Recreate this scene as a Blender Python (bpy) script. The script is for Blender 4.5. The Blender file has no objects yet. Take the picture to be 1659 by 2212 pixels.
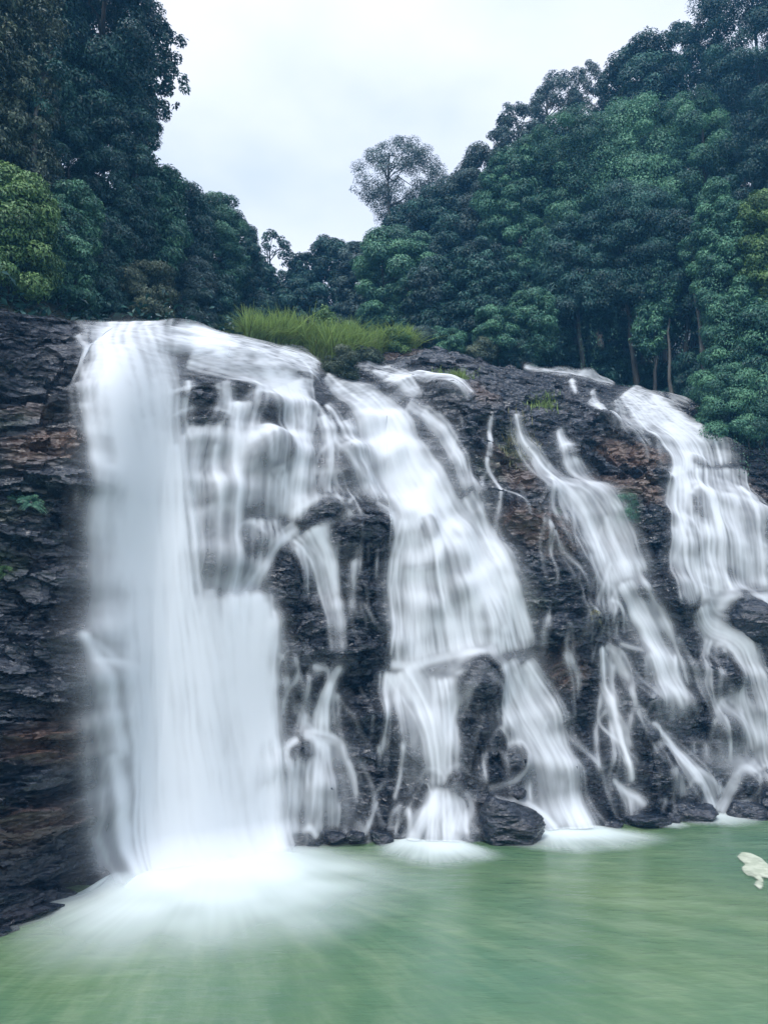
import bpy, math, random
import numpy as np
from mathutils import Vector
R = math.radians
rng = np.random.default_rng(7)
scn = bpy.context.scene
COL = scn.collection

# ------------------------------------------------------------------ camera
CAM_H, PITCH, FPX, PW, PH = 6.0, R(9.98), 1671.0, 1659.0, 2212.0
cd = bpy.data.cameras.new('camera'); cam = bpy.data.objects.new('camera', cd); COL.objects.link(cam)
cd.sensor_fit = 'VERTICAL'; cd.sensor_height = 36.0; cd.lens = 36.0 * FPX / PH
cd.clip_start = 0.1; cd.clip_end = 2000
cam.location = (0, 0, CAM_H); cam.rotation_euler = (R(90) + PITCH, 0, 0)
scn.camera = cam

# ------------------------------------------------------------------ world: overcast sky over a Nishita sky
SUN_EL, SUN_AZ = R(50), R(200)          # azimuth clockwise from +Y; behind the viewer's left shoulder
w = bpy.data.worlds.new('World'); scn.world = w; w.use_nodes = True
nt = w.node_tree; nt.nodes.clear()
def N(nt, t, **k):
    n = nt.nodes.new(t)
    for a, b in k.items(): setattr(n, a, b)
    return n
def L(nt, a, b): nt.links.new(a, b)
def math_node(nt, op, a, b=None, clamp=False):
    n = N(nt, 'ShaderNodeMath', operation=op, use_clamp=clamp)
    for i, v in enumerate((a, b)):
        if v is None: continue
        if isinstance(v, (int, float)): n.inputs[i].default_value = v
        else: L(nt, v, n.inputs[i])
    return n.outputs[0]
def mixrgb(nt, fac, a, b, blend='MIX'):
    n = N(nt, 'ShaderNodeMix', data_type='RGBA', blend_type=blend)
    for s, v in ((0, fac), (6, a), (7, b)):
        if isinstance(v, (int, float)): n.inputs[s].default_value = v
        elif isinstance(v, tuple): n.inputs[s].default_value = (*v, 1)
        else: L(nt, v, n.inputs[s])
    return n.outputs[2]
def ramp(nt, fac, *stops, interp='LINEAR'):
    n = N(nt, 'ShaderNodeValToRGB'); e = n.color_ramp.elements; n.color_ramp.interpolation = interp
    while len(e) < len(stops): e.new(0.5)
    for s, (p, c) in zip(e, stops):
        s.position = p; s.color = (c, c, c, 1) if isinstance(c, (int, float)) else (*c, 1)
    L(nt, fac, n.inputs[0]); return n.outputs[0]
sky = N(nt, 'ShaderNodeTexSky', sky_type='NISHITA', sun_disc=False, sun_elevation=SUN_EL, sun_rotation=SUN_AZ)
tc = N(nt, 'ShaderNodeTexCoord')
sep = N(nt, 'ShaderNodeSeparateXYZ'); L(nt, tc.outputs['Generated'], sep.inputs[0])
cn = N(nt, 'ShaderNodeTexNoise'); cn.inputs['Scale'].default_value = 2.2; cn.inputs['Detail'].default_value = 5; cn.inputs['Roughness'].default_value = .5
mp = N(nt, 'ShaderNodeMapping'); mp.inputs['Scale'].default_value = (1, 1, 1.8); L(nt, tc.outputs['Generated'], mp.inputs[0]); L(nt, mp.outputs[0], cn.inputs['Vector'])
cloud = ramp(nt, cn.outputs['Fac'], (.34, (4.7, 5.35, 6.5)), (.5, (6.0, 6.4, 7.4)), (.64, (6.9, 7.05, 7.75)))
# overcast luminance: the dome brightens towards the zenith
lum = ramp(nt, sep.outputs[2], (0.0, .80), (.70, .83), (.86, 1.5), (1.0, 2.2))
cl2 = mixrgb(nt, 1.0, cloud, lum, 'MULTIPLY')
skc = mixrgb(nt, .9, sky.outputs[0], cl2)
bg = N(nt, 'ShaderNodeBackground'); bg.inputs[1].default_value = .12; L(nt, skc, bg.inputs[0])
wo = N(nt, 'ShaderNodeOutputWorld'); L(nt, bg.outputs[0], wo.inputs[0])

sd = bpy.data.lights.new('sun', 'SUN'); sun = bpy.data.objects.new('sun', sd); COL.objects.link(sun)
sd.energy = 1.5; sd.angle = R(14); sd.color = (1.0, .97, .93)
sdir = Vector((math.sin(SUN_AZ) * math.cos(SUN_EL), math.cos(SUN_AZ) * math.cos(SUN_EL), math.sin(SUN_EL)))
sun.rotation_euler = sdir.to_track_quat('Z', 'Y').to_euler()

vs = scn.view_settings
vs.view_transform = 'Standard'; vs.look = 'None'; vs.exposure = 0.85; vs.gamma = 1.0; vs.use_curve_mapping = False
scn.cycles.transparent_max_bounces = 24
scn.cycles.max_bounces = 6; scn.cycles.diffuse_bounces = 3; scn.cycles.glossy_bounces = 2; scn.cycles.transmission_bounces = 4; scn.cycles.volume_bounces = 0
scn.cycles.use_denoising = True
scn.cycles.sample_clamp_indirect = 4

# ------------------------------------------------------------------ helpers
def tag(o, label=None, cat=None, group=None, kind=None):
    for k, v in (('label', label), ('category', cat), ('group', group), ('kind', kind)):
        if v: o[k] = v
    return o
def link(name, me, mat=None, parent=None):
    o = bpy.data.objects.new(name, me); COL.objects.link(o)
    if mat: me.materials.append(mat)
    if parent: o.parent = parent
    return o
def empty(name, loc=(0, 0, 0)):
    o = bpy.data.objects.new(name, None); COL.objects.link(o); o.location = loc; o.empty_display_size = .3
    return o
def np_mesh(name, V, F, smooth=True, attrs=None):
    """V (n,3); F (m,k) with k corners each"""
    V = np.ascontiguousarray(V, np.float32); F = np.ascontiguousarray(F, np.int32)
    me = bpy.data.meshes.new(name); m, k = F.shape
    me.vertices.add(len(V)); me.vertices.foreach_set('co', V.ravel())
    me.loops.add(m * k); me.loops.foreach_set('vertex_index', F.ravel())
    me.polygons.add(m); me.polygons.foreach_set('loop_start', np.arange(0, m * k, k, dtype=np.int32))
    if smooth is not None: me.polygons.foreach_set('use_smooth', np.full(m, smooth, bool))
    for a, d in (attrs or {}).items():
        at = me.attributes.new(a, 'FLOAT', 'POINT'); at.data.foreach_set('value', np.ascontiguousarray(d, np.float32).ravel())
    me.update(calc_edges=True); me.validate()
    return me
def grid_faces(ny, nx, mask=None):
    i = np.arange(ny * nx).reshape(ny, nx)
    F = np.stack([i[:-1, :-1], i[:-1, 1:], i[1:, 1:], i[1:, :-1]], -1)
    if mask is not None:
        F = F[mask[:-1, :-1] | mask[:-1, 1:] | mask[1:, 1:] | mask[1:, :-1]]
    return F.reshape(-1, 4)
def compress(V, F, attrs):
    u, inv = np.unique(F, return_inverse=True)
    return V[u], inv.reshape(F.shape), {k: a.ravel()[u] for k, a in attrs.items()}
def h2(ix, iy, s):
    n = (ix.astype(np.int64) * 374761393 + iy.astype(np.int64) * 668265263 + s * 1274126177) & 0xffffffff
    n = ((n ^ (n >> 13)) * 1274126177) & 0xffffffff
    n = ((n ^ (n >> 16)) * 2246822519) & 0xffffffff
    return ((n ^ (n >> 15)) & 0xffffff) / float(0xffffff)
def vnoise(x, y, s=0):
    ix, iy = np.floor(x), np.floor(y); fx, fy = x - ix, y - iy
    fx = fx * fx * fx * (fx * (fx * 6 - 15) + 10); fy = fy * fy * fy * (fy * (fy * 6 - 15) + 10)
    a, b, c, d = h2(ix, iy, s), h2(ix + 1, iy, s), h2(ix, iy + 1, s), h2(ix + 1, iy + 1, s)
    return (a + (b - a) * fx) * (1 - fy) + (c + (d - c) * fx) * fy
def fbm(x, y, s=0, o=4):
    t = 0; a = .5; n = 0
    for k in range(o):
        t = t + a * (vnoise(x * 2 ** k, y * 2 ** k, s + k) - .5); n += a; a *= .5
    return t / n * 2            # about -1..1
def blocks(x, y, s, tilt=1.0):
    """joint-bounded blocks: every cell a randomly raised, randomly tilted facet"""
    ix, iy = np.floor(x), np.floor(y); best = np.full(x.shape, 9e9); out = np.zeros(x.shape)
    for dx in (-1, 0, 1):
        for dy in (-1, 0, 1):
            cx, cy = ix + dx, iy + dy
            px, py = cx + h2(cx, cy, s), cy + h2(cx, cy, s + 1)
            ddx, ddy = x - px, y - py; d = np.abs(ddx) * .8 + np.abs(ddy) * .9 + .3 * (ddx * ddx + ddy * ddy)
            v = (h2(cx, cy, s + 2) - .5) + tilt * ((h2(cx, cy, s + 3) - .5) * ddx + (h2(cx, cy, s + 4) - .35) * ddy)
            m = d < best; best = np.where(m, d, best); out = np.where(m, v, out)
    return out
def blur(a, sy, sx=None):
    sx = sy if sx is None else sx
    for ax, s in ((0, sy), (1, sx)):
        if s <= 0: continue
        r = int(3 * s + 1); k = np.exp(-.5 * (np.arange(-r, r + 1) / s) ** 2); k /= k.sum()
        p = [(0, 0), (0, 0)]; p[ax] = (r, r); b = np.pad(a, p, mode='edge'); o = np.zeros_like(a)
        for i, kk in enumerate(k):
            o += kk * (b[i:i + a.shape[0]] if ax == 0 else b[:, i:i + a.shape[1]])
        a = o
    return a
def sstep(a, b, x):
    t = np.clip((x - a) / (b - a), 0, 1); return t * t * (3 - 2 * t)
def ray(px, py):
    yc = PH / 2 - np.asarray(py, float); xc = np.asarray(px, float) - PW / 2
    return xc, FPX * math.cos(PITCH) - yc * math.sin(PITCH), FPX * math.sin(PITCH) + yc * math.cos(PITCH)
def at_depth(px, py, Y):
    x, y, z = ray(px, py); t = Y / y
    return x * t, Y, CAM_H + z * t

# ------------------------------------------------------------------ materials
def new_mat(name):
    m = bpy.data.materials.new(name); m.use_nodes = True; t = m.node_tree
    return m, t, t.nodes['Principled BSDF'], t.nodes['Material Output']
def attr(t, name):
    return N(t, 'ShaderNodeAttribute', attribute_name=name).outputs['Fac']
def noise(t, scale, detail=4, rough=.55, vec=None, stretch=None):
    n = N(t, 'ShaderNodeTexNoise'); n.inputs['Scale'].default_value = scale; n.inputs['Detail'].default_value = detail; n.inputs['Roughness'].default_value = rough
    if vec is None: vec = N(t, 'ShaderNodeTexCoord').outputs['Object']
    if stretch:
        m = N(t, 'ShaderNodeMapping'); m.inputs['Scale'].default_value = stretch; L(t, vec, m.inputs[0]); vec = m.outputs[0]
    L(t, vec, n.inputs['Vector']); return n.outputs['Fac']
def rock_material():
    m, t, b, o = new_mat('wet_rock')
    n1 = noise(t, .7, 6, .6, stretch=(1, 1, 2.5)); n2 = noise(t, 2.2, 6, .68, stretch=(1, 1, 2.8)); n3 = noise(t, 14, 5, .7, stretch=(1, 1, 2))
    base = mixrgb(t, ramp(t, n2, (.40, 0), (.62, 1)), (.003, .007, .014), (.027, .035, .050))
    br = math_node(t, 'MULTIPLY', ramp(t, n1, (.52, .0), (.70, 1)), .16)
    br = math_node(t, 'ADD', br, attr(t, 'brown'), True)
    br = math_node(t, 'MULTIPLY', br, ramp(t, n2, (.3, .35), (.6, 1)))
    base = mixrgb(t, br, base, (.115, .068, .046))
    ms = math_node(t, 'MULTIPLY', attr(t, 'moss'), ramp(t, n2, (.4, 0), (.6, 1)))
    base = mixrgb(t, ms, base, (.035, .055, .018))
    base = mixrgb(t, ramp(t, n3, (.45, 0), (.8, .45)), base, (.052, .060, .070))
    L(t, base, b.inputs['Base Color'])
    L(t, ramp(t, n2, (.3, .12), (.7, .36)), b.inputs['Roughness'])
    b.inputs['Specular IOR Level'].default_value = .62
    bm = N(t, 'ShaderNodeBump'); bm.inputs['Strength'].default_value = .7; bm.inputs['Distance'].default_value = .12
    h = math_node(t, 'MULTIPLY', n3, .35)
    tcv = N(t, 'ShaderNodeTexCoord').outputs['Object']; dn = N(t, 'ShaderNodeTexNoise'); dn.inputs['Scale'].default_value = 1.3; dn.inputs['Detail'].default_value = 3; L(t, tcv, dn.inputs['Vector'])
    wv = N(t, 'ShaderNodeVectorMath', operation='MULTIPLY_ADD'); L(t, dn.outputs['Color'], wv.inputs[0]); wv.inputs[1].default_value = (.5, .5, .35); L(t, tcv, wv.inputs[2])
    for sc, k in ((1.5, 2.2), (3.7, .7)):
        mpv = N(t, 'ShaderNodeMapping'); mpv.inputs['Scale'].default_value = (1, 1, 2.6); mpv.inputs['Rotation'].default_value = (0, .22, 0); L(t, wv.outputs[0], mpv.inputs[0])
        vo = N(t, 'ShaderNodeTexVoronoi'); vo.inputs['Scale'].default_value = sc; L(t, mpv.outputs[0], vo.inputs['Vector'])
        h = math_node(t, 'ADD', h, math_node(t, 'MULTIPLY', vo.outputs['Distance'], k))
    L(t, h, bm.inputs['Height']); L(t, bm.outputs[0], b.inputs['Normal'])
    return m
def falls_material():
    m, t, b, o = new_mat('falling_water')
    t.nodes.remove(b)
    df = N(t, 'ShaderNodeBsdfDiffuse'); df.inputs[0].default_value = (.86, .90, .94, 1)
    tl = N(t, 'ShaderNodeBsdfTranslucent'); tl.inputs[0].default_value = (.86, .90, .94, 1)
    mx = N(t, 'ShaderNodeMixShader'); mx.inputs[0].default_value = .3; L(t, df.outputs[0], mx.inputs[1]); L(t, tl.outputs[0], mx.inputs[2])
    tr = N(t, 'ShaderNodeBsdfTransparent')
    m2 = N(t, 'ShaderNodeMixShader'); L(t, attr(t, 'cover'), m2.inputs[0]); L(t, tr.outputs[0], m2.inputs[1]); L(t, mx.outputs[0], m2.inputs[2])
    L(t, m2.outputs[0], o.inputs['Surface']); return m
def foam_material():
    m, t, b, o = new_mat('foam')
    t.nodes.remove(b)
    df = N(t, 'ShaderNodeBsdfDiffuse'); df.inputs[0].default_value = (.70, .785, .765, 1)
    tr = N(t, 'ShaderNodeBsdfTransparent')
    m2 = N(t, 'ShaderNodeMixShader'); L(t, attr(t, 'cover'), m2.inputs[0]); L(t, tr.outputs[0], m2.inputs[1]); L(t, df.outputs[0], m2.inputs[2])
    L(t, m2.outputs[0], o.inputs['Surface']); return m
def pool_material():
    m, t, b, o = new_mat('silty_water')
    n1 = noise(t, .22, 5, .55, stretch=(1, .7, 1)); n2 = noise(t, 1.6, 5, .6, stretch=(.45, 1.3, 1)); n3 = noise(t, .09, 3, .5)
    c = mixrgb(t, ramp(t, n1, (.35, 0), (.65, 1)), (.070, .138, .068), (.128, .198, .094))
    c = mixrgb(t, ramp(t, n3, (.40, 0), (.62, .65)), c, (.074, .168, .108))
    sm = math_node(t, 'MULTIPLY', ramp(t, n2, (.52, 0), (.72, .55)), ramp(t, n1, (.45, 0), (.6, 1)))
    c = mixrgb(t, sm, c, (.20, .29, .17))
    # silt and froth drawn out by the current that runs away from the broad fall
    pv_ = N(t, 'ShaderNodeTexCoord').outputs['Object']; sp_ = N(t, 'ShaderNodeSeparateXYZ'); L(t, pv_, sp_.inputs[0])
    dx_ = math_node(t, 'ADD', sp_.outputs[0], 5.0); dy_ = math_node(t, 'ADD', sp_.outputs[1], -24.5)
    an_ = math_node(t, 'ARCTAN2', dy_, dx_); ra_ = math_node(t, 'SQRT', math_node(t, 'ADD', math_node(t, 'MULTIPLY', dx_, dx_), math_node(t, 'MULTIPLY', dy_, dy_)))
    cb_ = N(t, 'ShaderNodeCombineXYZ'); L(t, math_node(t, 'MULTIPLY', an_, 16), cb_.inputs[0]); L(t, math_node(t, 'MULTIPLY', ra_, .35), cb_.inputs[1])
    ns_ = noise(t, 1.0, 5, .62, vec=cb_.outputs[0])
    c = mixrgb(t, math_node(t, 'MULTIPLY', ramp(t, ns_, (.46, 0), (.74, .75)), ramp(t, n1, (.3, .25), (.65, 1))), c, (.20, .275, .165))
    c = mixrgb(t, ramp(t, ns_, (.25, .55), (.45, 0)), c, (.056, .128, .070))
    L(t, c, b.inputs['Base Color']); b.inputs['Roughness'].default_value = .24; b.inputs['IOR'].default_value = 1.33
    bm = N(t, 'ShaderNodeBump'); bm.inputs['Strength'].default_value = .25; bm.inputs['Distance'].default_value = .25
    L(t, n2, bm.inputs['Height']); L(t, bm.outputs[0], b.inputs['Normal'])
    return m
def leaf_material(name, c0, c1, c2, gloss=.45, thin=.16):
    """c0..c2: the leaf colours from old to young, picked leaf by leaf"""
    m, t, b, o = new_mat(name)
    c = N(t, 'ShaderNodeValToRGB'); e = c.color_ramp.elements; e.new(.5)
    for s, p, k in zip(e, (0, .55, 1), (c0, c1, c2)): s.position = p; s.color = (*k, 1)
    L(t, attr(t, 'tint'), c.inputs[0])
    L(t, c.outputs[0], b.inputs['Base Color']); b.inputs['Roughness'].default_value = gloss; b.inputs['Specular IOR Level'].default_value = .35
    tl = N(t, 'ShaderNodeBsdfTranslucent'); L(t, c.outputs[0], tl.inputs[0])
    mx = N(t, 'ShaderNodeMixShader'); mx.inputs[0].default_value = thin
    L(t, b.outputs[0], mx.inputs[1]); L(t, tl.outputs[0], mx.inputs[2]); L(t, mx.outputs[0], o.inputs['Surface'])
    return m
def bark_material(name, a, c):
    m, t, b, o = new_mat(name)
    n = noise(t, 6, 5, .6, stretch=(1, 1, .25))
    L(t, mixrgb(t, ramp(t, n, (.35, 0), (.7, 1)), a, c), b.inputs['Base Color']); b.inputs['Roughness'].default_value = .85
    bm = N(t, 'ShaderNodeBump'); bm.inputs['Strength'].default_value = .5; bm.inputs['Distance'].default_value = .05; L(t, n, bm.inputs['Height']); L(t, bm.outputs[0], b.inputs['Normal'])
    return m
def soil_material():
    m, t, b, o = new_mat('leaf_litter')
    n = noise(t, 2.5, 6, .6)
    L(t, mixrgb(t, ramp(t, n, (.35, 0), (.7, 1)), (.012, .018, .012), (.04, .045, .025)), b.inputs['Base Color']); b.inputs['Roughness'].default_value = .9
    return m
ROCK = rock_material(); FALLS = falls_material(); FOAM = foam_material(); POOL = pool_material(); SOIL = soil_material()
LEAF = {
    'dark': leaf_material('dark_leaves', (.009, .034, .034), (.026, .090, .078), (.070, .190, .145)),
    'mid': leaf_material('green_leaves', (.014, .055, .044), (.048, .150, .102), (.150, .340, .190)),
    'bright': leaf_material('young_leaves', (.030, .080, .030), (.090, .190, .066), (.200, .330, .115)),
    'olive': leaf_material('olive_leaves', (.024, .046, .032), (.068, .105, .068), (.160, .195, .120)),
    'grey': leaf_material('greyish_leaves', (.020, .046, .048), (.060, .112, .106), (.130, .200, .180)),
    'grass': leaf_material('grass_blades', (.085, .120, .040), (.215, .320, .095), (.380, .500, .150), .5, .4),
    'straw': leaf_material('straw_blades', (.12, .12, .06), (.20, .20, .10), (.34, .33, .19), .6, .4),
}
BARK = bark_material('grey_bark', (.05, .05, .045), (.14, .135, .12)); DBARK = bark_material('dark_bark', (.02, .022, .022), (.06, .058, .05))

# ------------------------------------------------------------------ pool
xs, ys = np.linspace(-70, 90, 161), np.linspace(-40, 45, 86)
GX, GY = np.meshgrid(xs, ys)
me = np_mesh('pool_water', np.stack([GX, GY, .02 * fbm(GX * .3, GY * .5, 5)], -1).reshape(-1, 3), grid_faces(len(ys), len(xs)))
tag(link('pool_water', me, POOL), kind='structure')

# ------------------------------------------------------------------ the rock wall: base line, lip line and the profile between
bx = np.array([-60, -17, -11, -9.2, -8.3, -7.75, -7.2, -6.7, -5.2, -3.6, 0, 2.5, 6.6, 8.1, 13.9, 25, 60.])
by = np.array([9, 13.5, 16.0, 17.1, 17.9, 18.8, 21.2, 22.0, 22.8, 24.4, 25.9, 26.1, 27.6, 28.5, 30.1, 32, 36.])
LIP = [(-260, 640, 19), (-120, 650, 20), (0, 662, 21.5), (100, 690, 23.5), (180, 699, 25), (370, 706, 26.5), (520, 728, 29.5), (640, 752, 32), (720, 775, 33.5), (830, 768, 35),
       (920, 757, 36), (1010, 766, 36.5), (1080, 795, 37), (1150, 799, 37.5), (1250, 815, 38), (1320, 832, 38.5), (1400, 846, 39), (1480, 872, 39), (1600, 930, 39), (1760, 960, 39.5), (1900, 985, 40)]
lp = np.array([at_depth(*p) for p in LIP]); o = np.argsort(lp[:, 0]); lp = lp[o]
def smooth_interp(x, xp, fp, k=.6):
    return sum(np.interp(x + d, xp, fp) for d in np.linspace(-k, k, 7)) / 7
def Bf(x): return smooth_interp(x, bx, by, .28)
def LYf(x): return smooth_interp(x, lp[:, 0], lp[:, 1], .7)
def LZf(x): return smooth_interp(x, lp[:, 0], lp[:, 2], .5)
def gf(tau, x):
    p = np.interp(x, [-9, -7, -3, 0], [4.5, 9, 6, 4.5]); a = np.interp(x, [-12, -8, -3, 0], [.45, .38, .30, .36])
    t = np.clip(tau, 0, 1.2); return a * t + (1 - a) * t ** p
def WY(x, z): return Bf(x) + (LYf(x) - Bf(x)) * gf(z / LZf(x), x)

DX = .042
NX = int((25 + 17) / DX); X1 = np.linspace(-17, 25, NX)
tt = np.linspace(-.045, 1, 400)
prof = gf(tt, np.full(400, 2.0)) * 10; al = np.concatenate([[0], np.cumsum(np.hypot(np.diff(tt) * 18.5, np.diff(prof)))])
ARC = al[-1]; NY = int(ARC / DX)
A1 = np.linspace(0, ARC, NY)[::-1]                    # row 0 is the lip, the last row is under water
TAU1 = np.interp(A1, al, tt)
XX, AA = np.meshgrid(X1, A1); TT = np.repeat(TAU1[:, None], NX, 1)
ZZ = TT * LZf(X1)[None, :]
YY = Bf(X1)[None, :] + (LYf(X1) - Bf(X1))[None, :] * gf(TT, XX)
S0 = np.stack([XX, YY, ZZ], -1)
ta = np.gradient(S0, axis=0); tx = np.gradient(S0, axis=1)
NN = np.cross(tx, ta); NN /= np.linalg.norm(NN, axis=-1, keepdims=True)
if NN[NY // 2, NX // 2, 1] > 0: NN = -NN
def hit(pts):
    """photo points -> wall coordinates (X, A) and metres per photo pixel there"""
    pts = np.asarray(pts, float); dx, dy, dz = ray(pts[:, 0], pts[:, 1])
    Ys = np.linspace(14, 46, 640)[None, :]; t = Ys / dy[:, None]
    x = t * dx[:, None]; z = CAM_H + t * dz[:, None]; zl = LZf(x)
    f = Ys - np.where(z < zl, WY(x, z), 1e9); f = np.where(z < -.8, 1, f)
    ok = f >= 0; i = np.where(ok.any(1), ok.argmax(1), -1)
    miss = i < 0
    if miss.any():                                     # just above the lip: take the nearest lip
        e = np.abs(z - zl) + np.abs(Ys - LYf(x)); i = np.where(miss, e.argmin(1), i)
    r = np.arange(len(pts)); X, Z, T = x[r, i], z[r, i], t[r, i]
    return X, np.interp(Z / LZf(X), tt, al), T
def cell(X, A): return (X + 17) / 42 * (NX - 1), (ARC - A) / ARC * (NY - 1)

# ---- the courses of the falls: (photo x, y, half width, strength) along each strand, and its softness
MAIN = [
    ([(277, 700, 91, 0.63), (282, 760, 91, 0.77), (287, 860, 91, 0.82), (296, 920, 88, 1.06), (301, 1020, 90, 1.06), (303, 1150, 93, 1.06), (301, 1290, 97, 0.96), (301, 1400, 106, 0.96), (312, 1500, 132, 1.06), (326, 1620, 137, 1.17), (360, 1750, 132, 1.17), (380, 1850, 137, 1.17), (423, 1910, 123, 1.06)], 1),
    ([(282, 705, 81, 0.8), (292, 850, 76, 1), (301, 1000, 79, 1.4), (306, 1300, 88, 1.4), (322, 1550, 122, 1.5), (375, 1880, 128, 1.6)], 0),
    ([(309, 950, 80, 0.28), (309, 1100, 82, 0.31), (309, 1300, 87, 0.31), (326, 1450, 108, 0.22), (337, 1650, 108, 0.22), (388, 1890, 118, 0.34)], 2),
    ([(235, 720, 35, 0.7), (235, 800, 35, 0.8), (215, 880, 35, 0.7), (214, 960, 25, 0.8)], 0),
    ([(190, 880, 8, 0.8), (189, 930, 8, 0.9), (199, 990, 8, 0.7), (197, 1080, 8, 0.3)], 0),
    ([(370, 715, 53, 0.53), (440, 735, 35, 1.38), (500, 760, 30, 0.9)], 1),
    ([(515, 1285, 44, 0.86), (524, 1350, 46, 0.39), (514, 1450, 46, 0.36), (542, 1600, 40, 0.75)], 1),
    ([(490, 1285, 70, 0.43), (500, 1400, 70, 0.5), (521, 1600, 62, 0.5), (562, 1840, 53, 0.56)], 0),
    ([(545, 1300, 14, 0.5), (564, 1380, 14, 0.37), (548, 1450, 12, 0.31), (562, 1600, 12, 0.37)], 0),
    ([(470, 1420, 14, 0.74), (475, 1500, 14, 0.74), (495, 1640, 14, 0.62)], 0),
    ([(194, 1620, 14, 0.9), (223, 1700, 18, 1.1), (238, 1800, 22, 1.2), (262, 1895, 24, 1.2)], 0),
    ([(149, 1358, 5, 0.7), (164, 1400, 8, 0.8), (174, 1425, 10, 0.9), (199, 1480, 20, 0.9), (193, 1560, 20, 0.8), (222, 1650, 22, 1)], 0),
    ([(169, 1380, 4, 0.6), (199, 1410, 8, 0.7), (224, 1440, 10, 0.6)], 0),
    ([(164, 1425, 6, 0.9), (234, 1432, 10, 0.9), (300, 1460, 14, 0.8)], 0),
    ([(169, 1440, 5, 0.4), (150, 1520, 6, 0.35), (172, 1600, 6, 0.4)], 0),
    ([(165, 745, 8, 0.35), (190, 800, 10, 0.4), (200, 850, 8, 0.4)], 0),
    ([(170, 830, 5, 0.3), (190, 870, 5, 0.4)], 0),
    ([(240, 800, 10, 0.9), (264, 1100, 12, 0.9), (282, 1400, 13, 0.9), (288, 1640, 15, 0.9), (330, 1880, 15, 0.9)], 0),
    ([(262, 760, 14, 1.1), (282, 1060, 17, 1.1), (297, 1400, 18, 1.1), (299, 1640, 21, 1.1), (337, 1880, 21, 1.1)], 0),
    ([(300, 900, 16, 1.0), (324, 1200, 19, 1.0), (342, 1400, 21, 1.0), (366, 1640, 24, 1.0), (390, 1880, 24, 1.0)], 0),
    ([(335, 930, 10, 0.9), (363, 1230, 12, 0.9), (384, 1400, 13, 0.9), (412, 1640, 15, 0.9), (440, 1880, 15, 0.9)], 0),
    ([(365, 960, 12, 1.0), (397, 1260, 14, 1.0), (421, 1400, 16, 1.0), (453, 1640, 18, 1.0), (485, 1880, 18, 1.0)], 0),
    ([(385, 940, 7, 0.8), (421, 1240, 8, 0.8), (448, 1400, 9, 0.8), (484, 1640, 10, 0.8), (520, 1880, 10, 0.8)], 0),
    ([(318, 820, 8, 0.8), (342, 1120, 10, 0.8), (360, 1400, 10, 0.8), (384, 1640, 12, 0.8), (408, 1880, 12, 0.8)], 0),
    ([(282, 1000, 9, 0.8), (310, 1300, 11, 0.8), (331, 1400, 12, 0.8), (359, 1640, 14, 0.8), (387, 1880, 14, 0.8)], 0),
    ([(415, 1280, 10, 0.19), (417, 1315, 17, 0.68), (421, 1400, 20, 0.61), (435, 1560, 23, 0.51), (455, 1850, 26, 0.68)], 0),
    ([(415, 1290, 12, 0.15), (419, 1340, 24, 0.4), (435, 1560, 30, 0.35), (455, 1860, 32, 0.45)], 1),
    ([(447, 1268, 10, 0.19), (449, 1303, 17, 0.81), (453, 1388, 20, 0.73), (470, 1560, 23, 0.6), (492, 1850, 26, 0.81)], 0),
    ([(447, 1278, 12, 0.15), (451, 1328, 24, 0.4), (470, 1560, 30, 0.35), (492, 1860, 32, 0.45)], 1),
    ([(480, 1276, 10, 0.19), (482, 1311, 17, 0.56), (486, 1396, 20, 0.5), (501, 1560, 23, 0.42), (522, 1850, 26, 0.56)], 0),
    ([(480, 1286, 12, 0.15), (484, 1336, 24, 0.4), (501, 1560, 30, 0.35), (522, 1860, 32, 0.45)], 1),
    ([(512, 1270, 10, 0.19), (516, 1305, 17, 0.81), (506, 1390, 20, 0.73), (525, 1560, 23, 0.6), (550, 1850, 26, 0.81)], 0),
    ([(512, 1280, 12, 0.15), (520, 1330, 24, 0.4), (521, 1560, 30, 0.35), (552, 1860, 32, 0.45)], 1),
    ([(540, 1292, 10, 0.19), (544, 1327, 17, 0.56), (534, 1412, 20, 0.5), (547, 1560, 23, 0.42), (566, 1850, 26, 0.56)], 0),
    ([(540, 1302, 12, 0.15), (548, 1352, 24, 0.4), (543, 1560, 30, 0.35), (568, 1860, 32, 0.45)], 1),
    ([(560, 1330, 10, 0.19), (564, 1365, 17, 0.43), (554, 1450, 20, 0.39), (560, 1560, 23, 0.33), (572, 1850, 26, 0.43)], 0),
    ([(560, 1340, 12, 0.15), (568, 1390, 24, 0.4), (556, 1560, 30, 0.35), (574, 1860, 32, 0.45)], 1),
    ([(420, 1330, 20, 0.15), (480, 1420, 60, 0.25), (500, 1600, 66, 0.25), (520, 1850, 66, 0.35)], 1),
]
MAIN += [([(206, 940, 14, .7), (216, 1040, 18, .5), (210, 1160, 20, .4), (205, 1290, 20, .4), (212, 1420, 20, .5)], 1), ([(222, 1000, 20, .5), (224, 1200, 22, .4), (222, 1400, 22, .5)], 0),
         ([(556, 1300, 20, .3), (566, 1420, 30, .5), (556, 1520, 24, .4), (570, 1650, 30, .4), (584, 1840, 34, .5)], 2), ([(568, 1318, 6, .6), (580, 1375, 6, .5), (576, 1440, 7, .4), (570, 1520, 6, .25)], 0),
         ([(556, 1440, 5, .6), (566, 1500, 6, .5), (568, 1580, 6, .3)], 0), ([(550, 1600, 6, .7), (566, 1680, 7, .6), (574, 1760, 7, .5), (586, 1832, 8, .6)], 0), ([(540, 1520, 8, .7), (560, 1640, 8, .6), (578, 1830, 9, .7)], 0)]
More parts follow.
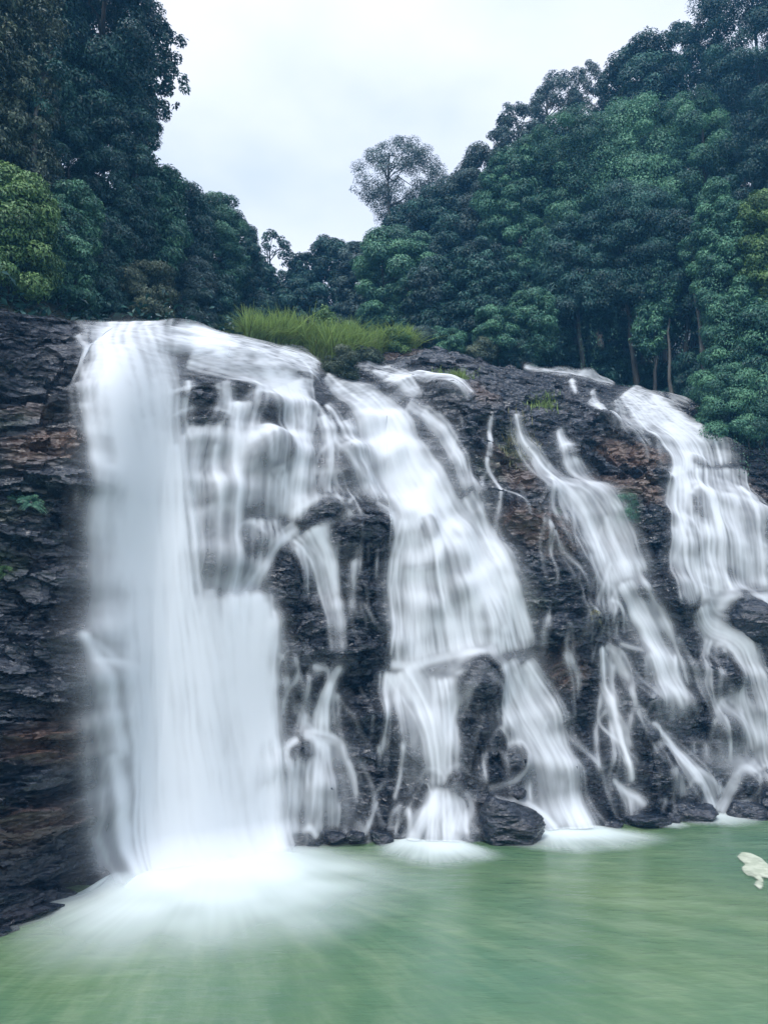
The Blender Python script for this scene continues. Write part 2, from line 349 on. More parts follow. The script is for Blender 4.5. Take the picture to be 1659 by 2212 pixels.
SECOND = [
    # sheet over the top slab
    ([(400, 712, 14, .9), (470, 730, 18, .9), (560, 752, 22, .8), (640, 775, 18, .7), (690, 800, 12, .5)], 0),
    ([(420, 740, 30, 1.1), (500, 775, 34, 1.1), (570, 800, 40, 1.2), (610, 840, 42, 1.4), (640, 880, 40, 1.1)], 1),
    ([(400, 780, 22, .9), (450, 800, 22, .7), (500, 810, 20, .6), (560, 830, 20, .6)], 0),
    ([(395, 830, 14, 1), (392, 900, 14, .9), (412, 960, 12, .7)], 0),
    ([(480, 830, 18, .8), (490, 880, 18, .8), (470, 920, 20, .7), (450, 960, 24, .6)], 0),
    ([(600, 760, 20, .6), (660, 790, 20, .6), (680, 830, 18, .4)], 0),
    # falls below the sheet
    ([(515, 870, 22, 1.1), (512, 930, 16, 1.3), (508, 1000, 11, 1.4), (505, 1100, 10, 1.3), (500, 1200, 12, 1.2), (497, 1290, 16, 1.3), (492, 1400, 22, .7)], 0),
    ([(620, 830, 36, 1.4), (640, 890, 34, 1.2), (645, 940, 24, 1.4), (640, 1000, 14, 1.4), (636, 1080, 12, 1.3), (637, 1140, 14, 1.5)], 0),
    ([(555, 830, 20, .9), (545, 900, 14, .9), (530, 960, 12, .7), (528, 1060, 12, .5), (525, 1110, 12, .5)], 0),
    ([(460, 920, 50, .55), (455, 1000, 52, .42), (455, 1100, 52, .36), (450, 1200, 52, .34), (450, 1290, 52, .4), (452, 1370, 50, .2)], 0),
    ([(600, 930, 70, .45), (610, 1020, 75, .38), (612, 1080, 70, .38), (615, 1130, 60, .4)], 0),
    ([(600, 930, 80, .25), (600, 1130, 80, .22)], 1), ([(460, 930, 60, .3), (455, 1290, 60, .3)], 1),
    ([(575, 925, 22, .9), (570, 960, 40, .5), (575, 1030, 30, .4)], 0),
    ([(430, 920, 10, .7), (425, 1000, 9, .7), (420, 1100, 9, .5), (415, 1280, 10, .5), (415, 1360, 10, .3)], 0),
    ([(470, 960, 8, .6), (470, 1020, 10, .7), (472, 1100, 8, .4)], 0),
    ([(690, 900, 14, .5), (705, 960, 14, .5), (700, 1020, 14, .4), (690, 1080, 20, .3)], 0),
    ([(660, 1022, 8, .7), (700, 1024, 7, .8), (735, 1030, 5, .6)], 0),
    ([(570, 1040, 20, .5), (590, 1015, 10, .5), (605, 1060, 12, .5), (605, 1120, 12, .4)], 0),
    ([(545, 1120, 18, .9), (540, 1160, 20, .6), (535, 1220, 18, .5), (520, 1280, 16, .6)], 0),
    ([(585, 1125, 16, .9), (590, 1160, 18, .6), (575, 1200, 12, .5)], 0),
    # parting over the dark boulder
    ([(645, 1140, 16, 1.5), (615, 1155, 14, 1.4), (585, 1178, 13, 1.3), (560, 1210, 14, 1.2), (535, 1250, 16, 1.2), (505, 1290, 20, 1.3), (498, 1380, 26, .6)], 0),
    ([(650, 1145, 24, 1.3), (668, 1170, 22, 1.0), (688, 1195, 22, .9), (704, 1240, 18, .7), (715, 1300, 17, .5), (718, 1370, 16, .3), (715, 1425, 14, .12)], 0),
    ([(660, 1150, 18, .9), (690, 1185, 12, .9), (712, 1240, 8, .8), (722, 1290, 6, .5)], 0),
    ([(640, 1180, 14, .5), (650, 1230, 16, .35), (655, 1300, 14, .2)], 0),
    # stepped trickles right of it
    ([(649, 843, 6, .6), (687, 889, 5, .7), (713, 926, 4, .8), (717, 972, 4, .7), (751, 1009, 4, .7), (762, 1028, 5, .7), (800, 1058, 8, .6), (806, 1090, 8, .3)], 0),
    ([(702, 870, 6, .6), (732, 908, 7, .7), (743, 945, 8, .6), (758, 983, 7, .6), (789, 1024, 8, .7), (804, 1055, 9, .6)], 0),
    ([(745, 910, 14, .4), (760, 950, 12, .3), (775, 990, 12, .3)], 0), ([(790, 1052, 16, .6), (788, 1075, 20, .3)], 0),
    ([(700, 1000, 10, .3), (715, 1040, 10, .3), (735, 1080, 8, .2)], 0), ([(796, 1096, 6, .5), (834, 1119, 8, .6), (849, 1152, 9, .5)], 0),
    ([(700, 1100, 3, .5), (730, 1110, 3, .4), (748, 1090, 4, .4), (760, 1080, 4, .3)], 0),
]
LOWER = [
    ([(575, 1310, 12, .7), (585, 1380, 10, .5), (592, 1440, 8, .3)], 0), ([(580, 1412, 5, .8), (605, 1412, 6, .8), (614, 1450, 6, .6), (614, 1530, 7, .35), (610, 1570, 8, .15)], 0),
    ([(625, 1415, 5, .6), (632, 1450, 5, .5), (634, 1475, 5, .4), (612, 1500, 5, .5), (608, 1550, 6, .3)], 0), ([(590, 1475, 4, .6), (612, 1470, 4, .6)], 0),
    ([(725, 1438, 5, .9), (712, 1460, 7, 1.1), (700, 1495, 9, 1.1), (690, 1530, 13, 1), (690, 1592, 18, .8)], 0),
    ([(665, 1450, 12, .8), (700, 1452, 8, .9)], 0), ([(660, 1460, 6, .5), (657, 1530, 7, .25)], 0), ([(655, 1540, 10, .5), (645, 1590, 14, .4)], 0), ([(715, 1450, 8, .5), (745, 1445, 5, .4)], 0),
    ([(650, 1588, 6, .9), (690, 1590, 14, 1), (725, 1598, 6, 1), (740, 1615, 5, .9)], 0), ([(645, 1595, 4, .9), (612, 1606, 5, .9), (602, 1618, 5, .8), (618, 1645, 6, .8), (626, 1690, 10, .6), (626, 1760, 12, .35), (622, 1808, 12, .25)], 0),
    ([(690, 1595, 12, .9), (682, 1660, 14, .7), (678, 1740, 15, .45), (676, 1800, 16, .3)], 0), ([(660, 1630, 34, .28), (665, 1800, 40, .22)], 0), ([(700, 1605, 10, .6), (712, 1680, 14, .35), (715, 1790, 16, .2)], 0),
    ([(735, 1605, 5, .8), (748, 1650, 5, .7), (760, 1700, 5, .5), (768, 1740, 5, .25)], 0), ([(750, 1640, 4, .7), (764, 1675, 5, .6), (770, 1720, 5, .3)], 0),
    ([(700, 1600, 50, .22), (715, 1700, 55, .2), (720, 1800, 55, .12)], 1),
    ([(565, 1628, 6, .7), (580, 1612, 5, .8), (605, 1620, 5, .7)], 0), ([(545, 1640, 8, .6), (548, 1700, 8, .3)], 0),
    ([(815, 1610, 10, .3), (820, 1650, 9, .2)], 0), ([(830, 1690, 4, .4), (808, 1710, 4, .4), (800, 1750, 4, .3)], 0), ([(812, 1725, 3, .5), (795, 1770, 4, .4), (780, 1800, 6, .4)], 0), ([(770, 1770, 8, .4), (775, 1810, 14, .5)], 0),
    ([(740, 1785, 4, .5), (750, 1808, 6, .6)], 0), ([(650, 1798, 12, .7), (665, 1785, 10, .6), (680, 1808, 14, .7)], 0),
]
CENTRE = [
    ([(702, 812, 10, .9), (743, 845, 17, 1.1), (790, 878, 26, 1.3), (825, 920, 44, 1.3), (850, 985, 54, 1.4), (885, 1050, 58, 1.5), (915, 1110, 62, 1.4), (950, 1180, 84, 1.0), (965, 1260, 104, .95), (985, 1340, 116, .95), (1000, 1420, 120, .9)], 0),
    ([(770, 865, 20, .7), (830, 930, 40, .8), (860, 1000, 48, .9), (900, 1080, 52, 1), (930, 1140, 54, .9)], 1),
    ([(800, 880, 30, .6), (850, 980, 60, .5), (900, 1090, 70, .5), (960, 1250, 110, .45), (1000, 1420, 120, .4)], 2),
    ([(875, 1130, 14, 1.3), (862, 1190, 16, 1.3), (852, 1240, 18, 1.3), (862, 1290, 20, 1), (868, 1360, 22, .9), (860, 1430, 24, 1)], 0),
    ([(900, 1225, 24, 1.2), (905, 1290, 26, .9), (905, 1380, 26, .8), (905, 1440, 26, .9)], 0),
    ([(960, 1120, 22, 1.1), (1000, 1180, 22, 1.2), (1035, 1260, 24, 1.2), (1070, 1340, 28, 1.3), (1095, 1420, 34, 1.4)], 0),
    ([(1000, 1070, 16, .8), (1040, 1130, 16, .8), (1060, 1190, 14, .9), (1085, 1270, 12, .9), (1115, 1340, 12, 1), (1135, 1410, 12, 1.1)], 0),
    ([(875, 881, 10, .6), (920, 908, 14, .7), (954, 945, 17, .6), (985, 994, 17, .5), (1003, 1040, 15, .6), (1007, 1075, 12, .6)], 0),
    ([(905, 900, 6, .8), (945, 925, 6, .9), (975, 970, 6, .8), (1000, 1020, 5, .7)], 0),
    ([(1010, 1020, 3, .5), (1030, 1090, 4, .6), (1050, 1140, 8, .6), (1066, 1175, 10, .5)], 0),
    ([(1045, 1165, 8, .7), (1058, 1195, 6, .5)], 0),
    # ledge two thirds down, then the two lower curtains
    ([(835, 1432, 12, 1.1), (880, 1438, 14, 1.2), (930, 1425, 16, .9), (975, 1415, 18, .7), (1030, 1405, 12, .6), (1060, 1412, 10, .7)], 0),
    ([(868, 1440, 30, 1.3), (895, 1480, 28, 1.3), (918, 1545, 20, 1.4), (934, 1620, 15, 1.4), (942, 1705, 14, 1.3)], 0),
    ([(955, 1462, 22, 1.0), (962, 1500, 22, .8), (966, 1590, 18, .65), (968, 1680, 16, .45)], 0), ([(968, 1460, 5, 1), (976, 1540, 5, .9), (980, 1640, 5, .6)], 0), ([(930, 1460, 5, .9), (938, 1540, 5, .7)], 0),
    ([(910, 1455, 60, .30), (925, 1560, 55, .28), (930, 1690, 50, .22)], 1), ([(845, 1450, 20, .7), (835, 1500, 14, .4), (826, 1560, 8, .3), (820, 1640, 6, .15)], 0), ([(850, 1450, 12, .7), (870, 1560, 10, .3), (880, 1660, 10, .15)], 0),
    ([(980, 1460, 6, .7), (1010, 1448, 5, .5)], 0), ([(1000, 1470, 4, .35), (1005, 1560, 4, .15)], 0), ([(1020, 1465, 3, .35), (1020, 1550, 3, .12)], 0), ([(1045, 1460, 8, .4), (1050, 1520, 8, .2), (1050, 1600, 8, .08)], 0),
    ([(1085, 1425, 22, 1.3), (1110, 1470, 26, 1.3), (1140, 1535, 26, 1.1), (1170, 1600, 26, .95), (1196, 1670, 24, .85), (1215, 1740, 22, .8), (1228, 1800, 24, .8)], 0),
    ([(1120, 1430, 14, 1), (1160, 1475, 16, .9), (1188, 1530, 16, .55), (1205, 1600, 14, .45), (1225, 1680, 14, .6), (1242, 1795, 14, .7)], 0),
    ([(1110, 1450, 40, .4), (1150, 1600, 56, .32), (1190, 1790, 60, .3)], 1), ([(1090, 1460, 8, .5), (1105, 1540, 10, .3), (1130, 1640, 10, .18)], 0),
    ([(1205, 1676, 8, .8), (1232, 1678, 6, .7)], 0),
    ([(1205, 1560, 5, .6), (1220, 1590, 5, .6), (1250, 1620, 5, .6), (1275, 1651, 5, .6), (1294, 1707, 5, .5), (1306, 1768, 5, .3)], 0),
    # foot of the left curtain
    ([(945, 1695, 14, 1.2), (925, 1745, 16, 1.2), (900, 1790, 18, 1.2), (880, 1818, 16, 1.1)], 0), ([(948, 1700, 14, 1.3), (945, 1760, 22, 1.3), (945, 1820, 30, 1.3)], 0),
    ([(960, 1700, 8, 1), (995, 1705, 8, .9), (1013, 1730, 6, .9), (1012, 1755, 6, .9), (985, 1775, 12, 1), (975, 1820, 18, 1)], 0), ([(960, 1720, 12, .9), (985, 1735, 10, .7), (970, 1790, 20, .9)], 0),
    ([(866, 1735, 5, .7), (845, 1755, 5, .6), (836, 1790, 5, .5)], 0), ([(880, 1745, 7, .6), (884, 1800, 8, .5)], 0), ([(860, 1752, 5, .5), (850, 1800, 6, .3)], 0),
    ([(1120, 1640, 7, 1), (1120, 1665, 5, .8), (1100, 1690, 5, .8), (1060, 1700, 5, .8), (1040, 1705, 5, .8)], 0), ([(1050, 1720, 4, .8), (1080, 1730, 4, .8), (1130, 1732, 5, .7), (1165, 1760, 8, .8), (1185, 1795, 12, .9)], 0),
    ([(1048, 1590, 6, .4), (1062, 1620, 6, .3)], 0), ([(1090, 1605, 5, .5), (1108, 1625, 5, .4)], 0), ([(1135, 1690, 6, .5), (1140, 1730, 8, .4)], 0), ([(1040, 1640, 5, .3), (1036, 1690, 5, .3)], 0),
]
UPPER = [
    ([(781, 795, 10, .6), (845, 806, 14, .8), (902, 824, 17, .8), (950, 840, 16, .9), (990, 864, 12, .9), (1013, 886, 8, .6)], 0),
    ([(840, 815, 14, .4), (870, 838, 16, .6), (905, 860, 16, .5)], 0), ([(800, 805, 10, .4), (850, 835, 12, .5), (880, 858, 10, .5), (920, 862, 5, .5)], 0), ([(760, 800, 5, .5), (800, 795, 6, .5)], 0), ([(915, 822, 8, .8), (960, 836, 8, .9), (990, 858, 6, .9)], 0),
]
TRICKLE = [
    ([(1050, 911, 3, .7), (1053, 945, 4, .8), (1053, 994, 5, .8)], 0), ([(1045, 928, 4, .4), (1062, 928, 4, .4)], 0), ([(1052, 990, 3, .6), (1040, 1010, 3, .6), (1058, 1026, 3, .6), (1073, 1040, 3, .7), (1074, 1062, 3, .5), (1070, 1100, 2, .4), (1066, 1150, 2, .3), (1070, 1180, 2, .3)], 0),
    ([(1074, 1062, 2, .3), (1110, 1080, 2, .3), (1130, 1100, 2, .25)], 0), ([(1052, 1020, 3, .4), (1040, 1035, 3, .4), (1034, 1070, 3, .4)], 0)]
SEEP = [([(1199, 1412, 2, .6), (1212, 1428, 3, .7), (1228, 1450, 3, .7), (1240, 1475, 5, .6), (1243, 1515, 3, .4)], 0)]
MAIN.append(([(160, 1060, 3, .3), (158, 1110, 3, .25)], 0))
SECOND += [([(714, 1165, 2, .4), (718, 1240, 2, .3), (722, 1290, 2, .2)], 0), ([(755, 1180, 3, .3), (752, 1240, 3, .25), (758, 1310, 3, .2)], 0), ([(795, 1195, 2, .25), (800, 1260, 2, .2)], 0)]
RIGHT = [
    ([(1104, 906, 8, .8), (1122, 944, 12, .8), (1154, 985, 13, .9), (1184, 1019, 13, 1.1), (1211, 1049, 14, 1), (1240, 1085, 16, .8), (1262, 1130, 20, .7), (1282, 1180, 22, .6), (1300, 1230, 26, .55)], 0),
    ([(1202, 929, 6, .9), (1216, 970, 12, .9), (1228, 1003, 16, .9), (1255, 1025, 18, .8), (1280, 1057, 15, .8), (1306, 1090, 14, .8), (1326, 1130, 16, .7), (1350, 1170, 15, .7), (1364, 1207, 12, .6), (1385, 1245, 12, .5)], 0),
    ([(1190, 1045, 12, .7), (1235, 1070, 22, .7), (1270, 1110, 32, .7), (1300, 1170, 40, .65), (1325, 1240, 44, .6), (1335, 1270, 40, .5)], 0),
    ([(1240, 1060, 40, .3), (1300, 1180, 60, .3), (1340, 1280, 60, .25)], 1),
    ([(1298, 1120, 7, .9), (1310, 1160, 8, 1), (1330, 1210, 9, .9), (1345, 1260, 12, .9)], 0),
    ([(1150, 985, 6, .6), (1170, 1030, 5, .5), (1205, 1045, 5, .6)], 0), ([(1195, 1070, 3, .5), (1206, 1110, 3, .4), (1210, 1150, 3, .2)], 0),
    ([(1265, 1200, 8, .6), (1278, 1250, 7, .5), (1286, 1320, 5, .5), (1290, 1385, 5, .4)], 0), ([(1290, 1200, 8, .5), (1302, 1270, 6, .4), (1300, 1320, 5, .3)], 0), ([(1290, 1270, 3, .6), (1320, 1275, 3, .5)], 0), ([(1300, 1302, 3, .6), (1325, 1305, 3, .6), (1340, 1340, 4, .5), (1346, 1372, 4, .3)], 0), ([(1325, 1335, 3, .5), (1326, 1385, 4, .3)], 0),
    ([(1331, 1258, 16, 1), (1362, 1312, 17, 1.1), (1390, 1357, 15, 1), (1411, 1400, 16, .8), (1430, 1451, 18, .5), (1450, 1500, 16, .4), (1465, 1540, 16, .2)], 0),
    ([(1362, 1221, 5, .6), (1376, 1268, 6, .7), (1395, 1297, 8, .7), (1420, 1330, 8, .6), (1440, 1370, 6, .7), (1452, 1406, 5, .7), (1460, 1440, 7, .6), (1474, 1490, 10, .4)], 0),
    ([(1370, 1300, 30, .4), (1410, 1390, 34, .35), (1435, 1480, 34, .25), (1450, 1570, 30, .15)], 1), ([(1388, 1410, 12, .5), (1410, 1470, 14, .35), (1420, 1550, 14, .15)], 0),
    ([(1292, 1391, 9, .8), (1303, 1432, 9, .6), (1308, 1485, 8, .5), (1312, 1500, 8, .8), (1320, 1564, 8, .7), (1330, 1640, 8, .6), (1347, 1695, 8, .4)], 0),
    ([(1300, 1392, 8, .9), (1330, 1410, 10, .7), (1350, 1450, 9, .5), (1352, 1482, 7, .3)], 0), ([(1322, 1410, 22, .35), (1330, 1470, 24, .2)], 0), ([(1330, 1392, 5, .5), (1380, 1410, 5, .5)], 0),
    ([(1358, 1474, 3, .8), (1347, 1492, 4, .9), (1348, 1515, 4, .9), (1362, 1540, 4, .9), (1378, 1570, 5, .8)], 0),
    ([(1380, 1560, 5, .9), (1392, 1578, 8, .9), (1420, 1588, 8, .9), (1436, 1615, 12, 1), (1458, 1648, 18, 1), (1485, 1680, 20, .9), (1510, 1715, 16, 1), (1530, 1752, 12, 1.2)], 0),
    ([(1395, 1600, 4, .6), (1412, 1640, 5, .6), (1425, 1665, 4, .4)], 0), ([(1440, 1672, 8, .5), (1452, 1720, 8, .3)], 0),
    ([(1300, 1680, 4, .6), (1318, 1700, 8, .8), (1350, 1720, 12, .8), (1372, 1742, 10, .7)], 0), ([(1345, 1715, 16, .4), (1350, 1750, 16, .4)], 0), ([(1470, 1660, 6, .7), (1500, 1670, 8, .8), (1525, 1690, 8, .7), (1540, 1720, 8, .7)], 0), ([(1486, 1690, 5, .5), (1515, 1712, 6, .5)], 0),
    ([(1400, 1730, 3, .5), (1415, 1725, 3, .5), (1408, 1750, 4, .3)], 0), ([(1430, 1745, 4, .7), (1436, 1775, 5, .8)], 0),
]
FAR = [
    ([(1124, 802, 2, .6), (1185, 811, 4.5, .9), (1260, 823, 4.5, .8), (1330, 838, 4, .7)], 0), ([(1230, 826, 4, .8), (1244, 850, 4, .5)], 0),
    ([(1276, 846, 5, .6), (1290, 872, 6, .6), (1310, 900, 6, .5)], 0), ([(1271, 861, 5, .8), (1300, 894, 9, .9), (1335, 922, 10, .8)], 0),
    ([(1350, 842, 20, 1), (1385, 872, 30, 1), (1420, 908, 34, 1.2), (1455, 938, 34, 1.3), (1490, 968, 46, 1.3), (1515, 1000, 66, 1.1), (1520, 1030, 78, .9)], 0),
    ([(1400, 870, 20, .8), (1440, 912, 26, 1), (1480, 955, 36, .9), (1515, 1000, 60, .6)], 1),
    ([(1340, 860, 22, .6), (1360, 905, 24, .5), (1400, 930, 20, .4)], 0), ([(1380, 890, 20, .5), (1400, 930, 14, .5)], 0),
    ([(1455, 1010, 14, 1.2), (1450, 1060, 14, 1.2), (1455, 1130, 16, 1.1), (1470, 1220, 20, 1.0), (1490, 1300, 26, 1.1)], 0),
    ([(1520, 1020, 76, .8), (1525, 1100, 80, .62), (1540, 1180, 96, .52), (1560, 1300, 100, .5)], 0), ([(1530, 1060, 80, .35), (1560, 1290, 100, .3)], 1),
    ([(1480, 1085, 8, 1), (1500, 1060, 10, 1), (1525, 1075, 8, .9), (1535, 1130, 8, .9), (1545, 1200, 10, .7), (1550, 1290, 10, .5)], 0), ([(1560, 1070, 12, .9), (1575, 1150, 12, .7), (1590, 1290, 14, .5)], 0), ([(1590, 1050, 10, .8), (1610, 1130, 12, .5), (1640, 1280, 12, .3)], 0),
    ([(1440, 1145, 8, .9), (1438, 1180, 7, .8), (1448, 1230, 8, .8), (1468, 1280, 10, .9), (1485, 1320, 16, 1.1)], 0),
    ([(1490, 1305, 20, 1.2), (1540, 1310, 14, 1.1), (1590, 1306, 12, 1), (1650, 1302, 14, 1.2), (1700, 1310, 14, 1.2)], 0),
    ([(1495, 1310, 20, 1.2), (1525, 1355, 22, 1.2), (1560, 1372, 24, 1), (1590, 1390, 24, .9), (1612, 1440, 24, .8), (1630, 1500, 24, .8), (1648, 1580, 26, .9), (1665, 1670, 26, .9)], 0),
    ([(1530, 1375, 10, 1.2), (1516, 1410, 9, 1.1), (1509, 1450, 8, 1), (1511, 1490, 7, 1), (1530, 1530, 7, 1), (1545, 1570, 7, .8), (1552, 1605, 6, .5)], 0), ([(1536, 1440, 6, .8), (1532, 1500, 6, .9), (1540, 1530, 7, .9), (1576, 1540, 8, .9), (1600, 1575, 10, .9), (1618, 1630, 12, .8)], 0),
    ([(1550, 1395, 10, .9), (1580, 1420, 10, .9), (1590, 1470, 8, .7), (1585, 1495, 8, .9), (1610, 1545, 14, .8), (1640, 1620, 18, .8)], 0), ([(1560, 1480, 30, .3), (1600, 1600, 40, .3), (1630, 1670, 40, .3)], 1),
    ([(1640, 1310, 12, 1.2), (1655, 1350, 12, 1), (1662, 1400, 10, .9)], 0), ([(1690, 1320, 24, 1.1), (1700, 1420, 22, 1), (1710, 1560, 24, .9), (1715, 1700, 24, .9)], 0),
    ([(1478, 1603, 3, .5), (1520, 1602, 3, .3), (1555, 1606, 3, .4)], 0), ([(1487, 1606, 5, .7), (1488, 1640, 5, .3)], 0), ([(1515, 1606, 9, .4), (1515, 1640, 8, .2)], 0), ([(1545, 1606, 9, .4), (1545, 1636, 8, .2)], 0),
    ([(1630, 1650, 12, .9), (1590, 1668, 7, 1), (1566, 1692, 7, 1), (1555, 1722, 7, 1), (1538, 1756, 9, 1.2)], 0), ([(1590, 1665, 6, .6), (1620, 1690, 7, .7), (1612, 1715, 6, .6), (1570, 1740, 6, .6)], 0), ([(1640, 1665, 16, .7), (1650, 1700, 12, .4)], 0),
    ([(1500, 1630, 12, .4), (1560, 1650, 20, .35), (1610, 1660, 20, .4)], 1), ([(1535, 1690, 5, .8), (1545, 1710, 6, .8)], 0),
]
FARTHEST = [([(1426, 846, 6, .5), (1450, 864, 10, .7), (1486, 884, 12, .4)], 0)]
# rock relief
q = AA + .16 * XX + .5 * fbm(XX * .25, AA * .3, 11); p_ = XX - .25 * AA + .4 * fbm(XX * .4, AA * .4, 17)
wq = q + .10 * fbm(XX * 1.3, AA * 1.3, 23)
saw = lambda v: (v - np.floor(v)) - .5
amp = np.clip(1.15 - sstep(.72, .98, TT) * .75, .3, 1.2)
D = 1.25 * blocks(p_ / 3.4, q / 2.0, 31, .6) + .80 * blocks(p_ / 1.6 + .15 * q, wq / .8, 41, 1.3) + .36 * blocks(p_ / .8, wq / .38, 51, 1.6) + .08 * blocks(p_ / .38, wq / .2, 61, 1.5)
D += .42 * saw(q / 2.3 + .35 * fbm(XX * .5, AA * .2, 71)) + .16 * saw(wq / .83 + .5 * fbm(XX * .7, AA * .3, 73))
D += .35 * fbm(XX * .3, AA * .35, 81, 2)
D *= amp * .62
# the rock behind the broad column is worn smooth by the water
wp = np.array([(275, 690, 90), (290, 860, 95), (305, 1020, 95), (310, 1240, 110), (395, 1300, 190), (395, 1420, 195), (400, 1600, 190), (410, 1900, 185)], float)
wX, wA, wT = hit(wp[:, :2]); o = np.argsort(wA); wl, wr = hit(wp[:, :2] - wp[:, 2:] * [[1, 0]])[0], hit(wp[:, :2] + wp[:, 2:] * [[1, 0]])[0]
wc, ww = np.interp(AA, wA[o], ((wl + wr) / 2)[o]), np.interp(AA, wA[o], ((wr - wl) / 2)[o])
WORN = 1 - sstep(.8, 1.08, np.abs(XX - wc) / ww)
WALL = np.zeros((NY, NX))                              # where water runs it has worn the rock smoother
for st, soft in SECOND + LOWER + CENTRE + RIGHT + FAR:
    st = np.array(st, float)
    if st[:, 2].max() < 11: continue
    X_, A_, T_ = hit(st); n_ = 60; u_ = np.linspace(0, len(st) - 1, n_); f_ = lambda v: np.interp(u_, np.arange(len(st)), v)
    ci, ri = cell(f_(X_), f_(A_)); rw = f_(st[:, 2] * T_) / DX
    for c_, r_, w_ in zip(ci, ri, rw):
        a0, a1, b0, b1 = int(max(0, r_ - w_ - 8)), int(min(NY, r_ + w_ + 8)), int(max(0, c_ - w_ - 2)), int(min(NX, c_ + w_ + 2))
        WALL[a0:a1, b0:b1] = 1
WALL = blur(WALL, 10, 9)
D = D * (1 - .85 * WORN) * (1 - .55 * WALL * (1 - WORN))
# round outcrops that part the water: photo x, y, rx, ry, metres proud, how far the water thins over it
DOMES = [(612, 1262, 42, 80, .75, .96), (430, 862, 44, 26, .5, .75), (438, 906, 46, 22, .5, .6), (575, 985, 42, 62, .55, .6), (566, 880, 36, 34, .4, .5), (690, 1120, 50, 30, .5, .8), (470, 1170, 40, 70, .3, .25),
         (770, 1160, 70, 40, .6, .9), (925, 1150, 26, 30, .45, .65), (985, 1200, 40, 60, .4, .45), (965, 1250, 60, 70, .4, .4), (1030, 1470, 52, 48, .9, .9), (1035, 1560, 55, 70, .3, .8), (1060, 1330, 34, 42, .3, .4),
         (530, 1170, 24, 36, .3, .4), (575, 1170, 28, 40, .3, .4), (676, 1470, 20, 26, .4, .5), (730, 1465, 28, 30, .5, .5), (645, 1622, 40, 24, .3, .4), (560, 1655, 26, 55, .4, .7), (618, 1440, 26, 24, .4, .4),
         (1075, 1610, 20, 26, .5, .85), (1110, 1640, 22, 30, .5, .8), (1060, 1660, 26, 30, .5, .8), (1240, 985, 36, 18, .4, .6), (1500, 1100, 26, 52, .5, .75), (1500, 1000, 24, 16, .3, .5), (1565, 1445, 26, 44, .6, .85), (1530, 1470, 18, 50, .4, .6),
         (1600, 1330, 55, 50, .9, .9), (1560, 1560, 30, 36, .4, .5), (1390, 1590, 18, 20, .4, .7), (1410, 1640, 24, 26, .4, .8), (1480, 1715, 22, 24, .4, .6), (1600, 1700, 40, 30, .6, .85), (1645, 1690, 26, 24, .4, .7), (1005, 960, 30, 40, .3, .4),
         (930, 1690, 24, 20, .3, .4), (985, 1690, 26, 24, .4, .6), (905, 1720, 20, 24, .3, .5), (660, 820, 22, 12, .25, .6), (520, 840, 30, 18, .3, .6), (1480, 1180, 18, 50, .3, .5), (1560, 1200, 26, 80, .2, .35), (1600, 1140, 20, 60, .2, .35)]
dh = hit([(d[0], d[1]) for d in DOMES])
HOLE = np.ones_like(XX); RIM = np.zeros_like(XX)
for k, d in enumerate(DOMES):
    mx_, my_ = d[2] * dh[2][k], d[3] * dh[2][k] * 1.1
    u = (XX - dh[0][k]) / mx_; v = (AA - dh[1][k]) / my_
    wob = .25 * fbm(u * 1.4 + 9 * k, v * 1.4, 91 + k)
    r2 = np.sqrt(u * u + v * v) + wob
    D += d[4] * .75 * np.clip(1 - r2 ** 2, 0, 1) ** .7
    HOLE *= 1 - d[5] * (1 - sstep(.6, 1.12, r2))
    RIM += np.exp(-((r2 - 1.12) / .16) ** 2) * sstep(.0, .8, v + .35) * d[5]
# patches of brown and moss on the rock
def patches(lst, seed):
    h = hit([(d[0], d[1]) for d in lst]); M = np.zeros_like(XX)
    for k, d in enumerate(lst):
        r2 = np.hypot((XX - h[0][k]) / (d[2] * h[2][k]), (AA - h[1][k]) / (d[3] * h[2][k])) + .5 * fbm(XX * .9, AA * 1.1, seed + k)
        M = np.maximum(M, d[4] * (1 - sstep(.4, 1.15, r2)))
    return M
BROWN = patches([(100, 960, 90, 80, .9), (60, 880, 60, 40, .5), (110, 1590, 110, 60, .8), (60, 1790, 80, 70, .7), (1360, 975, 90, 45, 1), (1350, 1060, 90, 60, .9), (1120, 1010, 90, 80, .7), (1160, 1140, 90, 70, .8), (1030, 870, 60, 40, .6),
                 (1330, 1180, 60, 80, .6), (1240, 1440, 60, 60, .7), (1640, 1060, 40, 60, .5), (700, 1010, 40, 40, .3), (880, 770, 60, 20, .6)], 101)
MOSS = patches([(1340, 1100, 40, 45, 1), (1120, 960, 50, 60, .9), (40, 1080, 60, 60, .6), (20, 1210, 40, 40, .8), (1110, 1320, 70, 60, .5), (985, 815, 40, 12, 1), (1170, 880, 60, 30, .5), (1060, 1010, 60, 40, .6), (1260, 1330, 40, 20, .5), (20, 900, 40, 40, .5)], 131)
PR = S0 + NN * D[..., None]
me = np_mesh('rock_cliff', PR.reshape(-1, 3), grid_faces(NY, NX), False, {'brown': BROWN, 'moss': MOSS})
tag(link('rock_cliff', me, ROCK), kind='structure')

